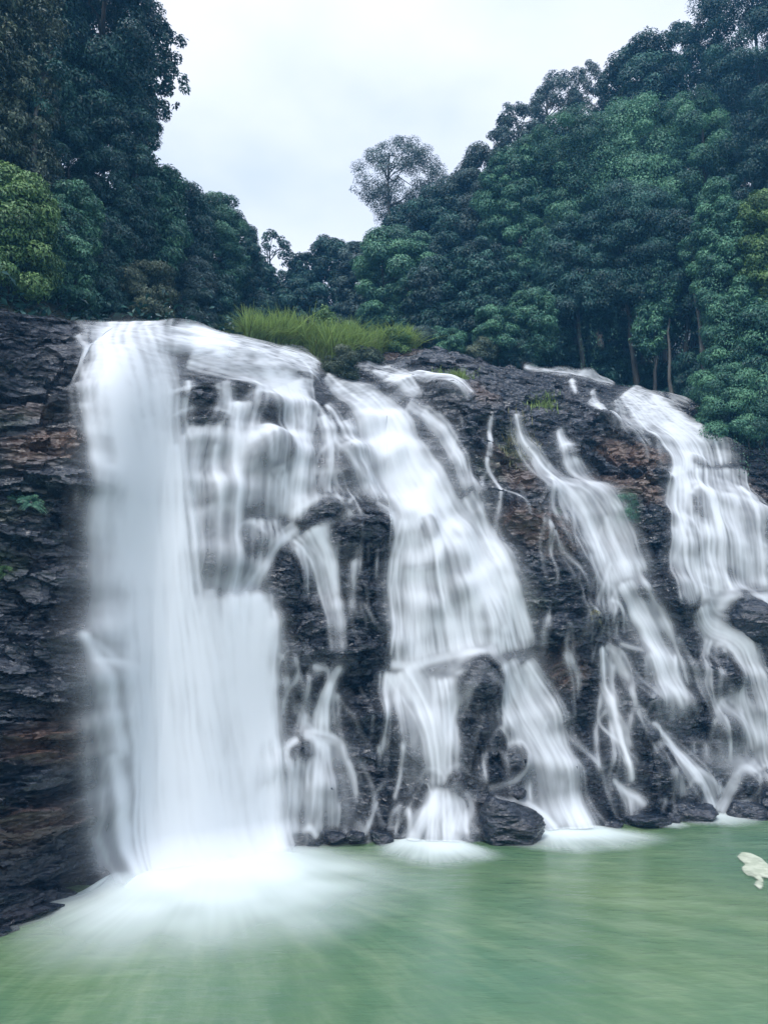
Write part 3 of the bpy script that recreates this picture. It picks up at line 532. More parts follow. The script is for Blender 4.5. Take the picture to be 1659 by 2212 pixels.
# ------------------------------------------------------------------ falling water
# water leaves the rock at each ledge and falls free: its surface is the envelope of the rock above it
def maxf(a, ry, rx):
    for ax, r in ((0, ry), (1, rx)):
        b = a.copy()
        for k in range(1, r + 1):
            for q_ in (np.roll(a, k, ax), np.roll(a, -k, ax)): b = np.maximum(b, q_)
        a = b
    return a
ENV = blur(D, 3, 4)
for i in range(1, NY):
    ENV[i] = np.maximum(ENV[i], ENV[i - 1] - DX * .24)
ENV = np.maximum(blur(ENV, 5.0, 5.0), maxf(D, 4, 4) - .03)
ENV = blur(ENV, 6.0, 4.0) + .05
ENVT = np.maximum(blur(D, 40, 24) + .12 * (1 - sstep(.7, 1, TT)), blur(maxf(D, 6, 6), 4, 4) * (1 - WORN) + WORN * blur(maxf(D, 8, 8), 14, 10))
ENVT = blur(ENVT, 26, 12) + .16 * (1 - sstep(.7, 1, TT))
ENVT = np.maximum(ENVT, blur(maxf(D, 6, 6) + .03, 2, 2))
ENVT = blur(ENVT, 4, 4) + .02
Ds = blur(D, 2.5, 4)
SLOPE = np.gradient(Ds, axis=0) / DX                  # >0: the rock comes forward going down (a shelf), <0: it falls away
LEDGE = np.clip(1 + .5 * blur(SLOPE, 2, 2), .55, 1.7) * (.62 + .76 * vnoise(XX * 1.1 + .3 * AA, AA * .75, 221)) * (.8 + .4 * vnoise(XX * 2.6, AA * .9, 231))
TOP = sstep(.72, .93, TT)                              # over the top slab the water runs thin and broken
LEDGE = LEDGE * (1 - TOP + TOP * np.clip(.15 + 1.5 * (.55 * vnoise(XX * 3.2, AA * 5.5, 241) + .45 * vnoise(XX * 7, AA * 12, 251)), 0, 1.6))
WIG = [fbm(XX * .9, AA * .45, 201, 4), fbm(XX * 2.6, AA * 1.1, 211, 3)]
def samp(a, ci, ri):
    return a[np.clip(ri.astype(int), 0, NY - 1), np.clip(ci.astype(int), 0, NX - 1)]
def strand_field(strands, win):
    """strands: (list of (x, y, halfwidth px, strength), softness); the density laid down by all their threads inside the window"""
    R0, R1, C0, C1 = win; h_, w_ = R1 - R0, C1 - C0
    acc = {}
    for pts, soft in strands:
        pts = np.array(pts, float); X, A, T = hit(pts)
        seg = np.concatenate([[0], np.cumsum(np.hypot(np.diff(X), np.diff(A)))])
        if seg[-1] < .05: continue
        tp = np.gradient(pts[:, :2], axis=0); tp /= np.linalg.norm(tp, axis=1, keepdims=True) + 1e-9
        e = np.stack([-tp[:, 1], tp[:, 0]], 1) * pts[:, 2:3] * WIDEN                    # both banks of the strand, each laid on the rock
        Xa, Aa, _ = hit(pts[:, :2] + e); Xb, Ab, _ = hit(pts[:, :2] - e)
        n = max(8, int(seg[-1] / (DX * .7))); s = np.linspace(0, seg[-1], n)
        k = min(.5, seg[-1] * .12)
        f = lambda v: sum(np.interp(s + d, seg, v) for d in np.linspace(-k, k, 7)) / 7
        x, a, hx, ha, st = f((Xa + Xb) / 2), f((Aa + Ab) / 2), f((Xa - Xb) / 2), f((Aa - Ab) / 2), f(pts[:, 3])
        wd = np.hypot(hx, ha) + 1e-4
        m = int(np.clip(wd.max() * 105, 11, 300))
        off = np.linspace(-1, 1, m) + rng.normal(0, .03, m); stray = rng.uniform(0, 1, m) < .16
        off = np.where(stray, np.sign(off) * (.9 + np.minimum(rng.exponential(.28, m), .35 / max(wd.max(), .1))), off)          # side threads
        prof = np.where(stray, .32, np.clip(1 - np.abs(off) ** 2.2, .02, 1))
        bright = np.clip(rng.lognormal(-.12, .5, m), .15, 3)
        nb = np.arange(0, m + 6, 6); bun = np.interp(np.arange(m), nb, rng.lognormal(-.12, .55, len(nb)))   # neighbouring threads share a bundle
        px = x + hx * off[:, None]; pa = a + ha * off[:, None]; nx_, na_ = hx / wd, ha / wd
        ci, ri = cell(px, pa)
        g = samp(WIG[0], ci, ri) * .085 + samp(WIG[1], ci, ri) * .035
        jit = np.cumsum(rng.normal(0, .0035, (m, n)), 1)
        px = px + nx_ * (g + jit) * np.minimum(1, wd * 2.2 + .25); pa = pa + na_ * (g + jit) * .6
        ph = rng.uniform(0, 50, m)
        along = .55 + .9 * vnoise(s[None, :] * .55 + ph[:, None], ph[:, None] * 3 + 0 * s[None, :], 7) * vnoise(s[None, :] * 1.7 + ph[:, None], ph[:, None], 9) * 2
        fade = np.minimum(1, np.minimum(s / .25 + .25, (seg[-1] - s) / .5 + (.1 if pts[-1, 1] < 1690 else .6)))
        wt = (bright * bun * prof)[:, None] * along * st[None, :] * fade / (m / np.maximum(2 * wd / DX, 1.0)) * .9
        ci, ri = cell(px, pa); ci = ci - C0; ri = ri - R0
        ok = (ci > 0) & (ci < w_ - 2) & (ri > 0) & (ri < h_ - 2)
        ci, ri, wt = ci[ok], ri[ok], wt[ok]; c0, r0 = ci.astype(int), ri.astype(int); fc, fr = ci - c0, ri - r0
        if soft not in acc: acc[soft] = np.zeros(h_ * w_)
        for dc, dr, ww in ((0, 0, (1 - fc) * (1 - fr)), (1, 0, fc * (1 - fr)), (0, 1, (1 - fc) * fr), (1, 1, fc * fr)):
            acc[soft] += np.bincount((r0 + dr) * w_ + c0 + dc, weights=wt * ww, minlength=h_ * w_)
    return sum(blur(v.reshape(h_, w_), *((1.1, .65), (3, 1.7), (12, 6))[k]) for k, v in acc.items())
WIDEN = 1.1
def make_fall(name, strands, label, veil=1.0, lift=0.0, hole=1.0, thick=0.0, widen=1.1, mist=.18, flare=0.0, cat='waterfall', group=None):
    """thick: 0 water clings to each ledge of the rock, 1 one deep body of water with its own smooth face"""
    global WIDEN; WIDEN = widen
    pts = np.array([p for st, _ in strands for p in st], float); X, A, T = hit(pts); ci, ri = cell(X, A); mg = 14 + pts[:, 2] * T * 1.3 / DX
    soft = max(k for _, k in strands) * 14
    win = (int(max(0, (ri - mg).min() - soft)), int(min(NY, (ri + mg).max() + soft + 1)), int(max(0, (ci - mg).min() - soft)), int(min(NX, (ci + mg).max() + soft + 1)))
    sl = np.s_[win[0]:win[1], win[2]:win[3]]
    F = strand_field(strands, win)
    H_ = 1 - hole * (1 - HOLE[sl])
    F = F + mist * blur(F, 14, 8) + .5 * mist * blur(F, 5, 3)
    F = F * (LEDGE[sl] * (1 - thick * .35) + thick * .35) * H_ + RIM[sl] * np.clip(blur(F, 4, 4), 0, 1) * .8
    al_ = 1 - np.exp(-veil * F)
    al_ = np.where(al_ < .012, 0, al_)
    if win[0] == 0: al_[0] *= .6
    mask = al_ > .012
    F4 = grid_faces(*al_.shape, mask)
    env = ENV[sl] * (1 - thick) + ENVT[sl] * thick
    P = S0[sl] + NN[sl] * (env + lift + .10 * blur(al_, 4, 2))[..., None]
    if flare:                                          # at the pool the water bends out and runs off along the surface
        t = np.clip(1 - ZZ[sl], 0, 2) ** 2 * flare; nh = NN[sl] * [1, 1, 0]
        P = P + nh * t[..., None]; P[..., 2] = np.maximum(P[..., 2], .075 + .1 * np.exp(-t))
        al_ = al_ * (1 - sstep(.7, 1.4, 1 - ZZ[sl]))
    V, F4, at = compress(P.reshape(-1, 3), F4, {'cover': np.minimum(al_, .985)})
    o = link(name, np_mesh(name, V, F4, True, at), FALLS)
    return tag(o, label, cat, group)

def extras(strands, count, seed, ylim=(0, 9999)):
    """thin threads that leave the edges of a fall and find their own way down over the ledges"""
    g = np.random.default_rng(seed); out = []
    src = [st for st, soft in strands if soft == 0 and st[-1][1] - st[0][1] > 60]
    for _ in range(count):
        st = np.array(src[g.integers(len(src))], float); u = g.uniform(0, .85) * (len(st) - 1); i = int(u); p = st[i] + (st[i + 1] - st[i]) * (u - i); d = st[i + 1] - st[i]
        sl = np.clip(d[0] / max(abs(d[1]), 5), -.6, .8); sg = g.choice((-1, 1)); x, y = p[0] + sg * p[2] * g.uniform(.8, 1.3), p[1]
        if not ylim[0] < y < ylim[1]: continue
        path = []; v = sg * g.uniform(.1, .5); wd = g.uniform(1.6, 3.6); b = g.uniform(.15, .5); n = int(g.integers(4, 12))
        for k in range(n):
            if y > 1800: break
            path.append((x, y, wd * g.uniform(.7, 1.8), b * (1 - .6 * k / n) * g.uniform(.5, 1.2)))
            v = .6 * v + g.normal(0, .3); x += (sl * .8 + v) * 14; y += g.uniform(8, 24)
        if len(path) > 2: out.append((path, 0))
    return out
def stronger(strands, k): return [([(x, y, w_, b * k) for x, y, w_, b in st], soft) for st, soft in strands]
SECOND = SECOND[:-13] + stronger(SECOND[-13:], 1.7); LOWER = stronger(LOWER, 1.3)
def seeps(x0, x1, y0, y1, count, seed):
    """hair thin threads over rock that is wet all over"""
    g = np.random.default_rng(seed); out = []
    for _ in range(count):
        x, y = g.uniform(x0, x1), g.uniform(y0, y1); n = int(g.integers(4, 9)); wd, b, path = g.uniform(1.1, 2.2), g.uniform(.12, .34), []
        for k in range(n):
            path.append((x, y, wd * g.uniform(.6, 1.6), b * g.uniform(.3, 1.2))); x += g.normal(2, 4.5); y += g.uniform(7, 18)
        out.append((path, 0))
    return out
SECOND += seeps(700, 840, 1110, 1330, 16, 11) + seeps(660, 800, 840, 1080, 16, 12); LOWER += seeps(600, 830, 1380, 1760, 26, 13); RIGHT += seeps(1150, 1330, 960, 1420, 16, 14); CENTRE += seeps(1000, 1080, 1450, 1680, 14, 15) + seeps(880, 1010, 890, 1060, 12, 16); TRICKLE += seeps(1030, 1140, 1020, 1240, 12, 17)
SECOND += extras(SECOND, 60, 1, (840, 1250)); LOWER += extras(LOWER, 40, 2); CENTRE += extras(CENTRE, 80, 3, (860, 1750)); RIGHT += extras(RIGHT, 120, 4); FAR += extras(FAR, 50, 5, (880, 1740))
SECOND += [([(745, 960, 34, .35), (780, 1040, 36, .35), (800, 1100, 30, .25)], 0), ([(740, 930, 30, .2), (790, 1080, 40, .2)], 1)]
MAIN += extras([t for t in MAIN if t[0][0][0] > 400], 26, 9, (1290, 1750))
make_fall('waterfall', MAIN, 'broadest white waterfall, a thick silky column beside the brown rock at the left', 1.1, 0, .7, thick=.92, widen=.95, mist=.10, flare=.55)
make_fall('waterfall', SECOND, 'stepped silky fall parting over a dark boulder, just right of the broad white column', .82, .02, mist=.08)
make_fall('cascade', LOWER, 'thin low cascade fanning over a ledge between the white column and the centre fall', .9, 0, mist=.12, cat='cascade')
make_fall('waterfall', CENTRE, 'wide slanting waterfall in the middle that splits into two curtains at a low ledge', .84, .01, flare=.35)
make_fall('cascade', UPPER, 'shallow foaming sheet of water sliding over the slab below the green grass', .9, -.03, cat='cascade')
make_fall('trickle', TRICKLE, 'thin white trickle branching down bare brown rock right of the centre fall', .9, -.05, cat='trickle')
make_fall('trickle', SEEP, 'short bent white trickle alone on low dark rock right of the centre fall', .9, -.05, cat='trickle')
make_fall('waterfall', RIGHT, 'narrow broken cascade from two heads joining on the rock right of the centre fall', .85, .02)
make_fall('waterfall', FAR, 'tall fall at the right edge that spills past an overhanging green bush', .74, .02)
make_fall('trickle', FARTHEST, 'short faint spill in the shade just above the overhanging bush', .9, 0, cat='trickle')

# ------------------------------------------------------------------ ground behind the lip
def ground(X, Y):
    X = np.asarray(X, float); k = np.maximum(0, Y - LYf(X))
    sp = lambda v: np.where(v > 0, v, 0) + .6 * np.exp(-np.abs(v))
    return (LZf(X) - .15 + .03 * k + .55 * sp(-(X + 6.5 + .06 * k)) * sstep(0, 7, k) + .48 * sp(X - 8 - .05 * k) * sstep(1, 9, k)
            + .28 * np.maximum(0, k - 14) + .25 * fbm(X * .3, Y * .3, 301))
gx, gk = np.linspace(-60, 70, 150), np.concatenate([np.linspace(0, 14, 30), np.linspace(15, 90, 40)])
GX, GK = np.meshgrid(gx, gk); GY = LYf(GX) - .1 + GK
me = np_mesh('forest_floor', np.stack([GX, GY, ground(GX, GY)], -1).reshape(-1, 3), grid_faces(len(gk), len(gx)))
tag(link('forest_floor', me, SOIL), kind='structure')

# ------------------------------------------------------------------ leaves, trunks, trees
def unit(v): return v / (np.linalg.norm(v, axis=-1, keepdims=True) + 1e-9)
def leaf_mesh(name, P, axis, nrm, ln, wd, tint):
    """one folded leaf blade per point: stalk, two flanks, tip"""
    side = unit(np.cross(axis, nrm)); nrm = np.cross(side, axis)
    ln, wd = np.asarray(ln)[:, None], np.asarray(wd)[:, None]
    mid = P + axis * ln * .45 + nrm * wd * .22
    V = np.stack([P, mid + side * wd * .5, P + axis * ln - nrm * ln * .12, mid - side * wd * .5], 1).reshape(-1, 3)
    n = len(P); b = np.arange(n)[:, None] * 4
    F = np.concatenate([b + [[0, 1, 2]], b + [[0, 2, 3]]], 0)
    return np_mesh(name, V, F, None, {'tint': np.repeat(np.clip(tint, 0, 1), 4)})
def tube(path, rad, sides=7):
    path = np.asarray(path, float); n = len(path); d = unit(np.gradient(path, axis=0))
    ref = np.where(np.abs(d[:, 2:3]) > .9, np.array([[1., 0, 0]]), np.array([[0, 0, 1.]]))
    a = unit(np.cross(d, ref)); b = np.cross(d, a); t = np.linspace(0, 2 * np.pi, sides, endpoint=False)
    V = path[:, None] + np.asarray(rad)[:, None, None] * (np.cos(t)[None, :, None] * a[:, None] + np.sin(t)[None, :, None] * b[:, None])
    i = np.arange(n * sides).reshape(n, sides); j = np.roll(i, -1, 1)
    return V.reshape(-1, 3), np.stack([i[:-1], j[:-1], j[1:], i[1:]], -1).reshape(-1, 4)
def join(parts):
    V, F, k = [], [], 0
    for v, f in parts: V.append(v); F.append(f + k); k += len(v)
    return np.concatenate(V), np.concatenate(F)
def limb(a, b, r0, r1, sag, n=6, g=rng):
    t = np.linspace(0, 1, n)[:, None]; p = a + (b - a) * t
    p[:, 2] += (sag * np.sin(np.pi * t) * np.linalg.norm(b - a))[:, 0]
    p[1:-1] += g.normal(0, .035 * np.linalg.norm(b - a), (n - 2, 3))
    return tube(p, np.linspace(r0, r1, n), 6)
def tree(px, top, bot, Y, rpx, form, leaf, label, cat='tree', name=None, size=.27, dense=1.0, bark=None, young=.0, group='rainforest trees around the falls', vines=0, gz=None, ry=1.0, seed=None, trunk_r=None, tufts=1.0):
    global _n
    g = np.random.default_rng(1000 + int(px * 7 + top * 3 + Y * 11) if seed is None else seed)
    ym = (top + bot) / 2; dx, dy, dz = ray(px, ym); X = Y * dx / dy; sc = Y / dy
    size = size * .60 * g.uniform(.75, 1.25)
    zt, zb = at_depth(px, top, Y)[2], at_depth(px, bot, Y)[2]; Rr = rpx * sc
    if gz is None: gz = float(ground(np.array([X]), np.array([Y]))[0])
    zb = max(zb, gz + .1); hh = (zt - zb) / 2; hm = (zt + zb) / 2 - gz
    rc0 = {'dome': .30, 'column': .26, 'open': .17, 'shrub': .34, 'tier': .2}[form] * min(Rr, hh * 1.1); rc0 = float(np.clip(rc0 * g.uniform(.65, 1.05), .26, .95))
    area = 4 * np.pi * (Rr * hh * 2 + Rr * Rr) / 3
    nc = int(np.clip({'dome': 1.05, 'column': 1.05, 'open': .30, 'shrub': 1.3, 'tier': 1.0}[form] * tufts * area / (rc0 * rc0 * 2.2), 10, 330))
    h = g.uniform(-1, 1, nc * 4); ang = g.uniform(0, 2 * np.pi, nc * 4)
    if form in ('column', 'shrub'): pr = np.where(h > .45, np.sqrt(np.clip(1 - ((h - .45) / .55) ** 2, 0, 1)), 1) * (.85 + .15 * h * 0)
    elif form == 'open': pr = np.sqrt(np.clip(1 - h * h, 0, 1)) * np.where(h < -.2, .75, 1)
    elif form == 'tier': pr = np.where(np.sin(h * 9 + 1) > -.1, 1, .25) * np.sqrt(np.clip(1 - .55 * (h + 1) / 2, 0, 1))
    else: pr = np.sqrt(np.clip(1 - h * h, 0, 1)) * np.where(h < -.4, .9, 1)
    lob = .72 + .5 * vnoise(np.cos(ang) * 1.3 + 10 + h * 1.6 * hh / max(Rr, .3) * .8, np.sin(ang) * 1.3 + 20, int(px))
    u = g.uniform(.35, 1, nc * 4) ** .45 if form != 'open' else g.uniform(.45, 1, nc * 4) ** .6
    keep = g.uniform(0, 1, nc * 4) < np.clip(pr + .08, 0, 1)
    C_ = np.stack([np.cos(ang) * pr * lob * u * Rr, np.sin(ang) * pr * lob * u * Rr * ry, h * hh * (.92 + .16 * (lob - .95))], 1)[keep][:nc]
    nc = len(C_)
    rc = rc0 * g.uniform(.5, 1.5, nc)
    per = np.clip((dense * 4.6 * rc * rc * 2 * np.pi * 1.15 / (size * size * .42 * .5 * 2)).astype(int) // (2 if form != 'open' else 4), 14, 760)
    idx = np.repeat(np.arange(nc), per); n = len(idx)
    d = unit(g.normal(0, 1, (n, 3)) + [0, 0, .35]); rr = g.uniform(.25, 1.0, n) ** .5
    P = C_[idx] + d * (rc[idx] * rr)[:, None] * [1.1, 1.1, .72]
    out = unit(C_[idx] * [1, 1, .3] + 1e-3)
    nrm = unit(d * 1.15 + [0, 0, .45] + out * .2 + g.normal(0, .33, (n, 3)))
    ax = d * .6 + out * .5 + g.normal(0, .5, (n, 3)) + [0, 0, -.45]
    ax = unit(ax - nrm * (ax * nrm).sum(1, keepdims=True))
    ct = g.normal(0, .20, nc)
    tint = .42 + young + ct[idx] + g.normal(0, .16, n) + .15 * d[:, 2]  # leaves on top of each clump coloured lighter, as if lit from above
    ln = size * g.uniform(.65, 1.3, n); wd = ln * g.uniform(.36, .5, n)
    if vines:
        # climbers hanging down the outside in strings of leaves
        vp = []
        for _ in range(vines):
            c = C_[g.integers(nc)]; l = g.uniform(.3, 1.1) * hh * 1.2; m_ = int(l / .05); t = np.linspace(0, 1, m_)
            s = c * [1.12, 1.12, 1] + np.stack([.15 * np.sin(t * 5 + g.uniform(0, 6)), .15 * np.cos(t * 4), -t * l], 1) + g.normal(0, .13, (m_, 3))
            vp.append(s)
        vp = np.concatenate(vp); vp = vp[vp[:, 2] > -hm + .1]; k = len(vp)
        vn = unit(unit(vp * [1, 1, 0] + 1e-3) + [0, 0, .5] + g.normal(0, .45, (k, 3))); va = g.normal(0, .4, (k, 3)) + [0, 0, -.9]; va = unit(va - vn * (va * vn).sum(1, keepdims=True))
        P, nrm, ax = np.concatenate([P, vp]), np.concatenate([nrm, vn]), np.concatenate([ax, va])
        vl = size * g.uniform(.6, 1.1, k); ln, wd = np.concatenate([ln, vl]), np.concatenate([wd, vl * .5]); tint = np.concatenate([tint, .45 + young + g.normal(0, .2, k)])
    P = P + [0, 0, hm]; P[:, 2] = np.maximum(P[:, 2], .02)
    nm = name or {'shrub': 'shrub', 'tier': 'young_tree'}.get(form, 'forest_tree')
    root = tag(empty(nm, (X, Y, gz)), label, cat, group)
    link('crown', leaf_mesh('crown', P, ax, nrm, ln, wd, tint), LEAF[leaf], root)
    C_ = C_ + [0, 0, hm]
    tr = trunk_r or float(np.clip(.012 * (zt - gz) + .05, .04, .32)); parts = []
    if form == 'shrub':
        for i in range(6):
            parts.append(limb(np.array([g.normal(0, .12), g.normal(0, .12), -.25]), C_[g.integers(nc)], tr * .6, .015, .08, g=g))
    else:
        hb = hm - hh * (.2 if form == 'open' else .75); ht = hm + hh * .55
        t = np.linspace(0, 1, 12)[:, None]; sway = g.normal(0, .045, 2) * (zt - gz)
        path = np.concatenate([sway * np.sin(t * 2.2) * t, -.4 + t * (ht + .4)], 1) + np.concatenate([g.normal(0, .05, (12, 2)), np.zeros((12, 1))], 1)
        rad = tr * (1 - .8 * t[:, 0]); rad[0] *= 1.6; rad[1] *= 1.15
        parts.append(tube(path, rad, 9))
        order = g.permutation(nc)[:int(min(nc, 26 if form == 'open' else 16))]
        for i in order:
            c = C_[i]; za = np.clip(c[2] - .55 * np.hypot(c[0], c[1]) - .2, min(hb, ht * .8), ht)
            kk = np.interp(za, path[:, 2], np.arange(12)); a = np.array([np.interp(kk, np.arange(12), path[:, j]) for j in range(3)])
            r0 = float(np.interp(kk, np.arange(12), rad)) * .55
            parts.append(limb(a, c, r0, .018, .06, g=g))
    V, F = join(parts)
    link('stems' if form == 'shrub' else 'trunk', np_mesh('trunk', V, F, True), BARK if bark else DBARK, root)
    return root

T = tree
# left bank, from the frame edge inwards
T(25, -160, 520, 25.5, 105, 'column', 'olive', 'tall brownish tree draped in creepers at the upper left frame edge', vines=40, size=.24)
T(30, 380, 690, 24.0, 85, 'shrub', 'bright', 'yellow green bush at the left frame edge above the dark rock', 'shrub', young=.1, size=.2, group='bushes on the left bank')
T(150, 395, 690, 26.5, 62, 'shrub', 'mid', 'upright green bush under the bare grey trunk on the left bank', 'shrub', size=.22, vines=14, young=.12, group='bushes on the left bank')
T(190, -260, 330, 31, 140, 'dome', 'dark', 'tallest dark tree on the left, cut off by the top of the frame', size=.28, bark=1)
T(95, -100, 330, 29.5, 90, 'dome', 'dark', 'dark tree with a bare pale trunk beside the creeper draped tree', size=.26, bark=1, trunk_r=.17)
T(308, 10, 340, 33, 80, 'open', 'dark', 'airy tree at the edge of the left sky line with bright gaps in its crown', size=.26, dense=2.0, bark=1)
T(250, 180, 560, 32, 95, 'column', 'dark', 'dark broad tree below the airy crown on the left', vines=25, size=.27)
T(120, 250, 600, 30, 90, 'column', 'dark', 'shaded tree behind the upright green bush on the left', size=.28)
T(330, 330, 640, 34, 62, 'dome', 'mid', 'mid green tree on the left sky line where it steps down', size=.25, vines=14)
T(220, 470, 700, 29.5, 80, 'shrub', 'dark', 'dark bush on the lip behind the head of the white column', 'shrub', size=.22, vines=10, group='bushes on the left bank')
T(315, 565, 706, 30, 62, 'shrub', 'olive', 'olive twiggy bush just behind the lip of the broad white column', 'shrub', size=.16, young=.05, group='bushes on the left bank')
T(398, 395, 690, 38, 60, 'dome', 'dark', 'dark round tree left of the valley, first down the slope', size=.26)
T(465, 415, 700, 41, 66, 'dome', 'mid', 'rounded bluish green tree filling the left slope above the grass', size=.26, vines=12)
T(515, 470, 700, 44, 45, 'dome', 'dark', 'last dark tree of the left slope beside the gap in the valley', size=.28)
T(415, 560, 712, 36, 45, 'shrub', 'grey', 'greyish bush left of the tall green grass', 'shrub', size=.2, group='bushes on the left bank')
T(560, 640, 770, 43, 50, 'shrub', 'dark', 'dark bush directly behind the left end of the tall grass', 'shrub', size=.24, group='bushes on the left bank')
T(470, 600, 722, 38, 45, 'shrub', 'dark', 'dark bush between the greyish bush and the tall grass', 'shrub', size=.22, group='bushes on the left bank')
T(-70, -100, 690, 24, 90, 'column', 'olive', 'creeper covered tree standing half outside the left frame edge', size=.3)
# the valley in the middle
T(593, 492, 690, 54, 44, 'open', 'dark', 'airy dark tree standing left of the notch in the valley', size=.34, dense=1.3)
T(655, 545, 800, 56, 50, 'column', 'dark', 'low dark tree filling the notch of the valley', size=.34)
T(712, 498, 800, 54, 55, 'column', 'dark', 'dark rounded tree right of the notch behind the grass', size=.33)
T(560, 560, 800, 50, 50, 'column', 'dark', 'shaded tree directly behind the left end of the grass', size=.32)
T(775, 520, 800, 52, 55, 'column', 'grey', 'bluish tree below the tall lone crown', size=.32)
T(650, 600, 800, 50, 60, 'column', 'dark', 'darkest low tree behind the middle of the grass', size=.32)
T(858, 314, 480, 56, 94, 'open', 'grey', 'lone emergent tree with an open umbrella crown against the sky', size=.24, dense=.6, bark=1, seed=12, tufts=2.3)
# right slope, far to near
T(850, 500, 740, 46, 85, 'dome', 'mid', 'pale green rounded tree behind the right half of the grass', size=.27, young=.15, bark=1)
T(900, 440, 800, 52, 80, 'column', 'dark', 'dark tree under the lone emergent crown', size=.3)
T(965, 395, 800, 49, 80, 'column', 'dark', 'dark tree on the sky line right of the lone emergent crown', size=.3)
T(940, 560, 800, 43, 75, 'column', 'dark', 'shady tree with bare trunks over the right end of the grass', size=.27, bark=1)
T(1040, 320, 640, 49, 75, 'dome', 'grey', 'bluish tree stepping up the right sky line', size=.3)
T(1040, 520, 760, 42, 80, 'column', 'dark', 'dark tall tree behind the layered young tree', size=.28, vines=14)
T(1115, 222, 420, 52, 62, 'open', 'grey', 'see-through crown breaking the right sky line, lowest of three', size=.26, dense=1.0, tufts=1.6, bark=1)
T(1205, 160, 330, 54, 62, 'open', 'grey', 'see-through crown with forked boughs, middle of three on the right sky line', size=.26, dense=1.0, tufts=1.6, bark=1)
T(1275, 135, 330, 54, 50, 'open', 'grey', 'see-through crown, highest of three on the right sky line', size=.26, dense=1.0, tufts=1.6, bark=1)
T(1120, 300, 720, 44.5, 95, 'column', 'mid', 'broad green tree forming the left flank of the right hand forest', size=.27, vines=30, young=.05)
T(1235, 255, 690, 43.5, 115, 'column', 'mid', 'large leafy tree in the middle of the right hand forest', size=.27, vines=40)
T(1370, 205, 640, 43.5, 110, 'dome', 'mid', 'large tree with a yellow green top in the right hand forest', size=.27, young=.28, vines=14)
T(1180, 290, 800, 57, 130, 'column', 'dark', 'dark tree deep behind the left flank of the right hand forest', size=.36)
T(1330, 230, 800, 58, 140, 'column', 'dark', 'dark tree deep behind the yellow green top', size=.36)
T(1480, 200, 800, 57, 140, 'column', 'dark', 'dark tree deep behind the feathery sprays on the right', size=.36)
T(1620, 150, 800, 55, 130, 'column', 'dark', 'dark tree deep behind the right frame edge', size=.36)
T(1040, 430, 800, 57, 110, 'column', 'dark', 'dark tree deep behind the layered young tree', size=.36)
T(1395, 75, 380, 48, 75, 'dome', 'dark', 'dark tree high on the right sky line behind the yellow green top', size=.3)
T(1480, 38, 330, 50, 55, 'open', 'dark', 'slim crown with pale gaps near the top right corner', size=.3, dense=1.5)
T(1610, -80, 400, 47, 115, 'dome', 'dark', 'highest dark tree in the top right corner', size=.3)
T(1500, 190, 640, 42, 95, 'column', 'mid', 'green tree with feathery sprays below the top right corner', size=.25, young=.12, vines=24)
T(1360, 420, 690, 41, 100, 'column', 'dark', 'deep shaded tree with hanging creepers above the dark hollow', size=.27, vines=40)
T(1250, 480, 700, 42, 95, 'column', 'dark', 'shaded tree with dangling foliage above the bare slab', size=.27, vines=34)
T(1460, 470, 705, 40, 85, 'column', 'dark', 'dark leafy tree beside the vine wrapped pale trunk', size=.25, vines=34)
T(1620, 290, 760, 40, 90, 'column', 'dark', 'shaded tall tree at the right frame edge', size=.28, vines=18)
T(1560, 390, 800, 36.5, 62, 'column', 'mid', 'creeper clad tree with pale trunk near the right frame edge', size=.22, young=.15, vines=44, bark=1)
T(1650, 410, 700, 35.5, 58, 'dome', 'bright', 'yellowish leafy crown touching the right frame edge', size=.2, young=.05)
T(925, 585, 660, 41.5, 34, 'open', 'grey', 'slim tree on a pale bare trunk over the right end of the grass', size=.25, bark=1, tufts=2, dense=1.5)
T(885, 600, 668, 43, 30, 'open', 'mid', 'slim pale trunked tree just left of its twin over the grass', size=.25, bark=1, tufts=2, dense=1.5)
T(1505, 500, 610, 37.5, 34, 'open', 'mid', 'twisted pale trunk wrapped in vines near the right frame edge', size=.24, bark=1, tufts=2, dense=1.3, trunk_r=.2)
T(1432, 560, 690, 38.8, 30, 'open', 'mid', 'thin pale stem rising from the dark hollow at the right', size=.26, bark=1, tufts=2, dense=1.3, trunk_r=.1)
T(94, 90, 250, 25.2, 40, 'open', 'dark', 'bare pale trunk standing in front of the left forest wall', size=.24, bark=1, tufts=2, dense=1.5, trunk_r=.17)
T(1405, 640, 770, 39.6, 36, 'dome', 'mid', 'young tree with drooping big leaves in front of the dark hollow', size=.34, young=.2)
T(1150, 615, 790, 39, 55, 'dome', 'mid', 'small bushy tree right of the layered young tree', size=.2, young=.06)
T(1075, 668, 778, 38.4, 58, 'tier', 'mid', 'young tree with layered flat branches at the edge of the bare slab', size=.24, young=.16)
T(1118, 742, 806, 38.6, 40, 'shrub', 'dark', 'dark low bush behind the round boulder on the bare slab', 'shrub', size=.2, group='bushes on the right bank')
T(1200, 690, 812, 44, 60, 'shrub', 'dark', 'shaded bush at the back of the bare slab', 'shrub', size=.25, group='bushes on the right bank')
T(1300, 760, 836, 44, 60, 'shrub', 'dark', 'very dark bush in the hollow behind the thin stream', 'shrub', size=.25, group='bushes on the right bank')
T(1400, 790, 850, 44, 55, 'shrub', 'dark', 'dark low bush beside the head of the right edge fall', 'shrub', size=.25, group='bushes on the right bank')
T(1500, 760, 880, 40.5, 70, 'shrub', 'dark', 'shaded bush above the faint spill on the right', 'shrub', size=.22, group='bushes on the right bank')
T(1585, 790, 960, 35.5, 82, 'shrub', 'mid', 'overhanging bright green bush beside the head of the right edge fall', 'shrub', size=.2, young=.15, vines=16, group='bushes on the right bank', gz=13.0)
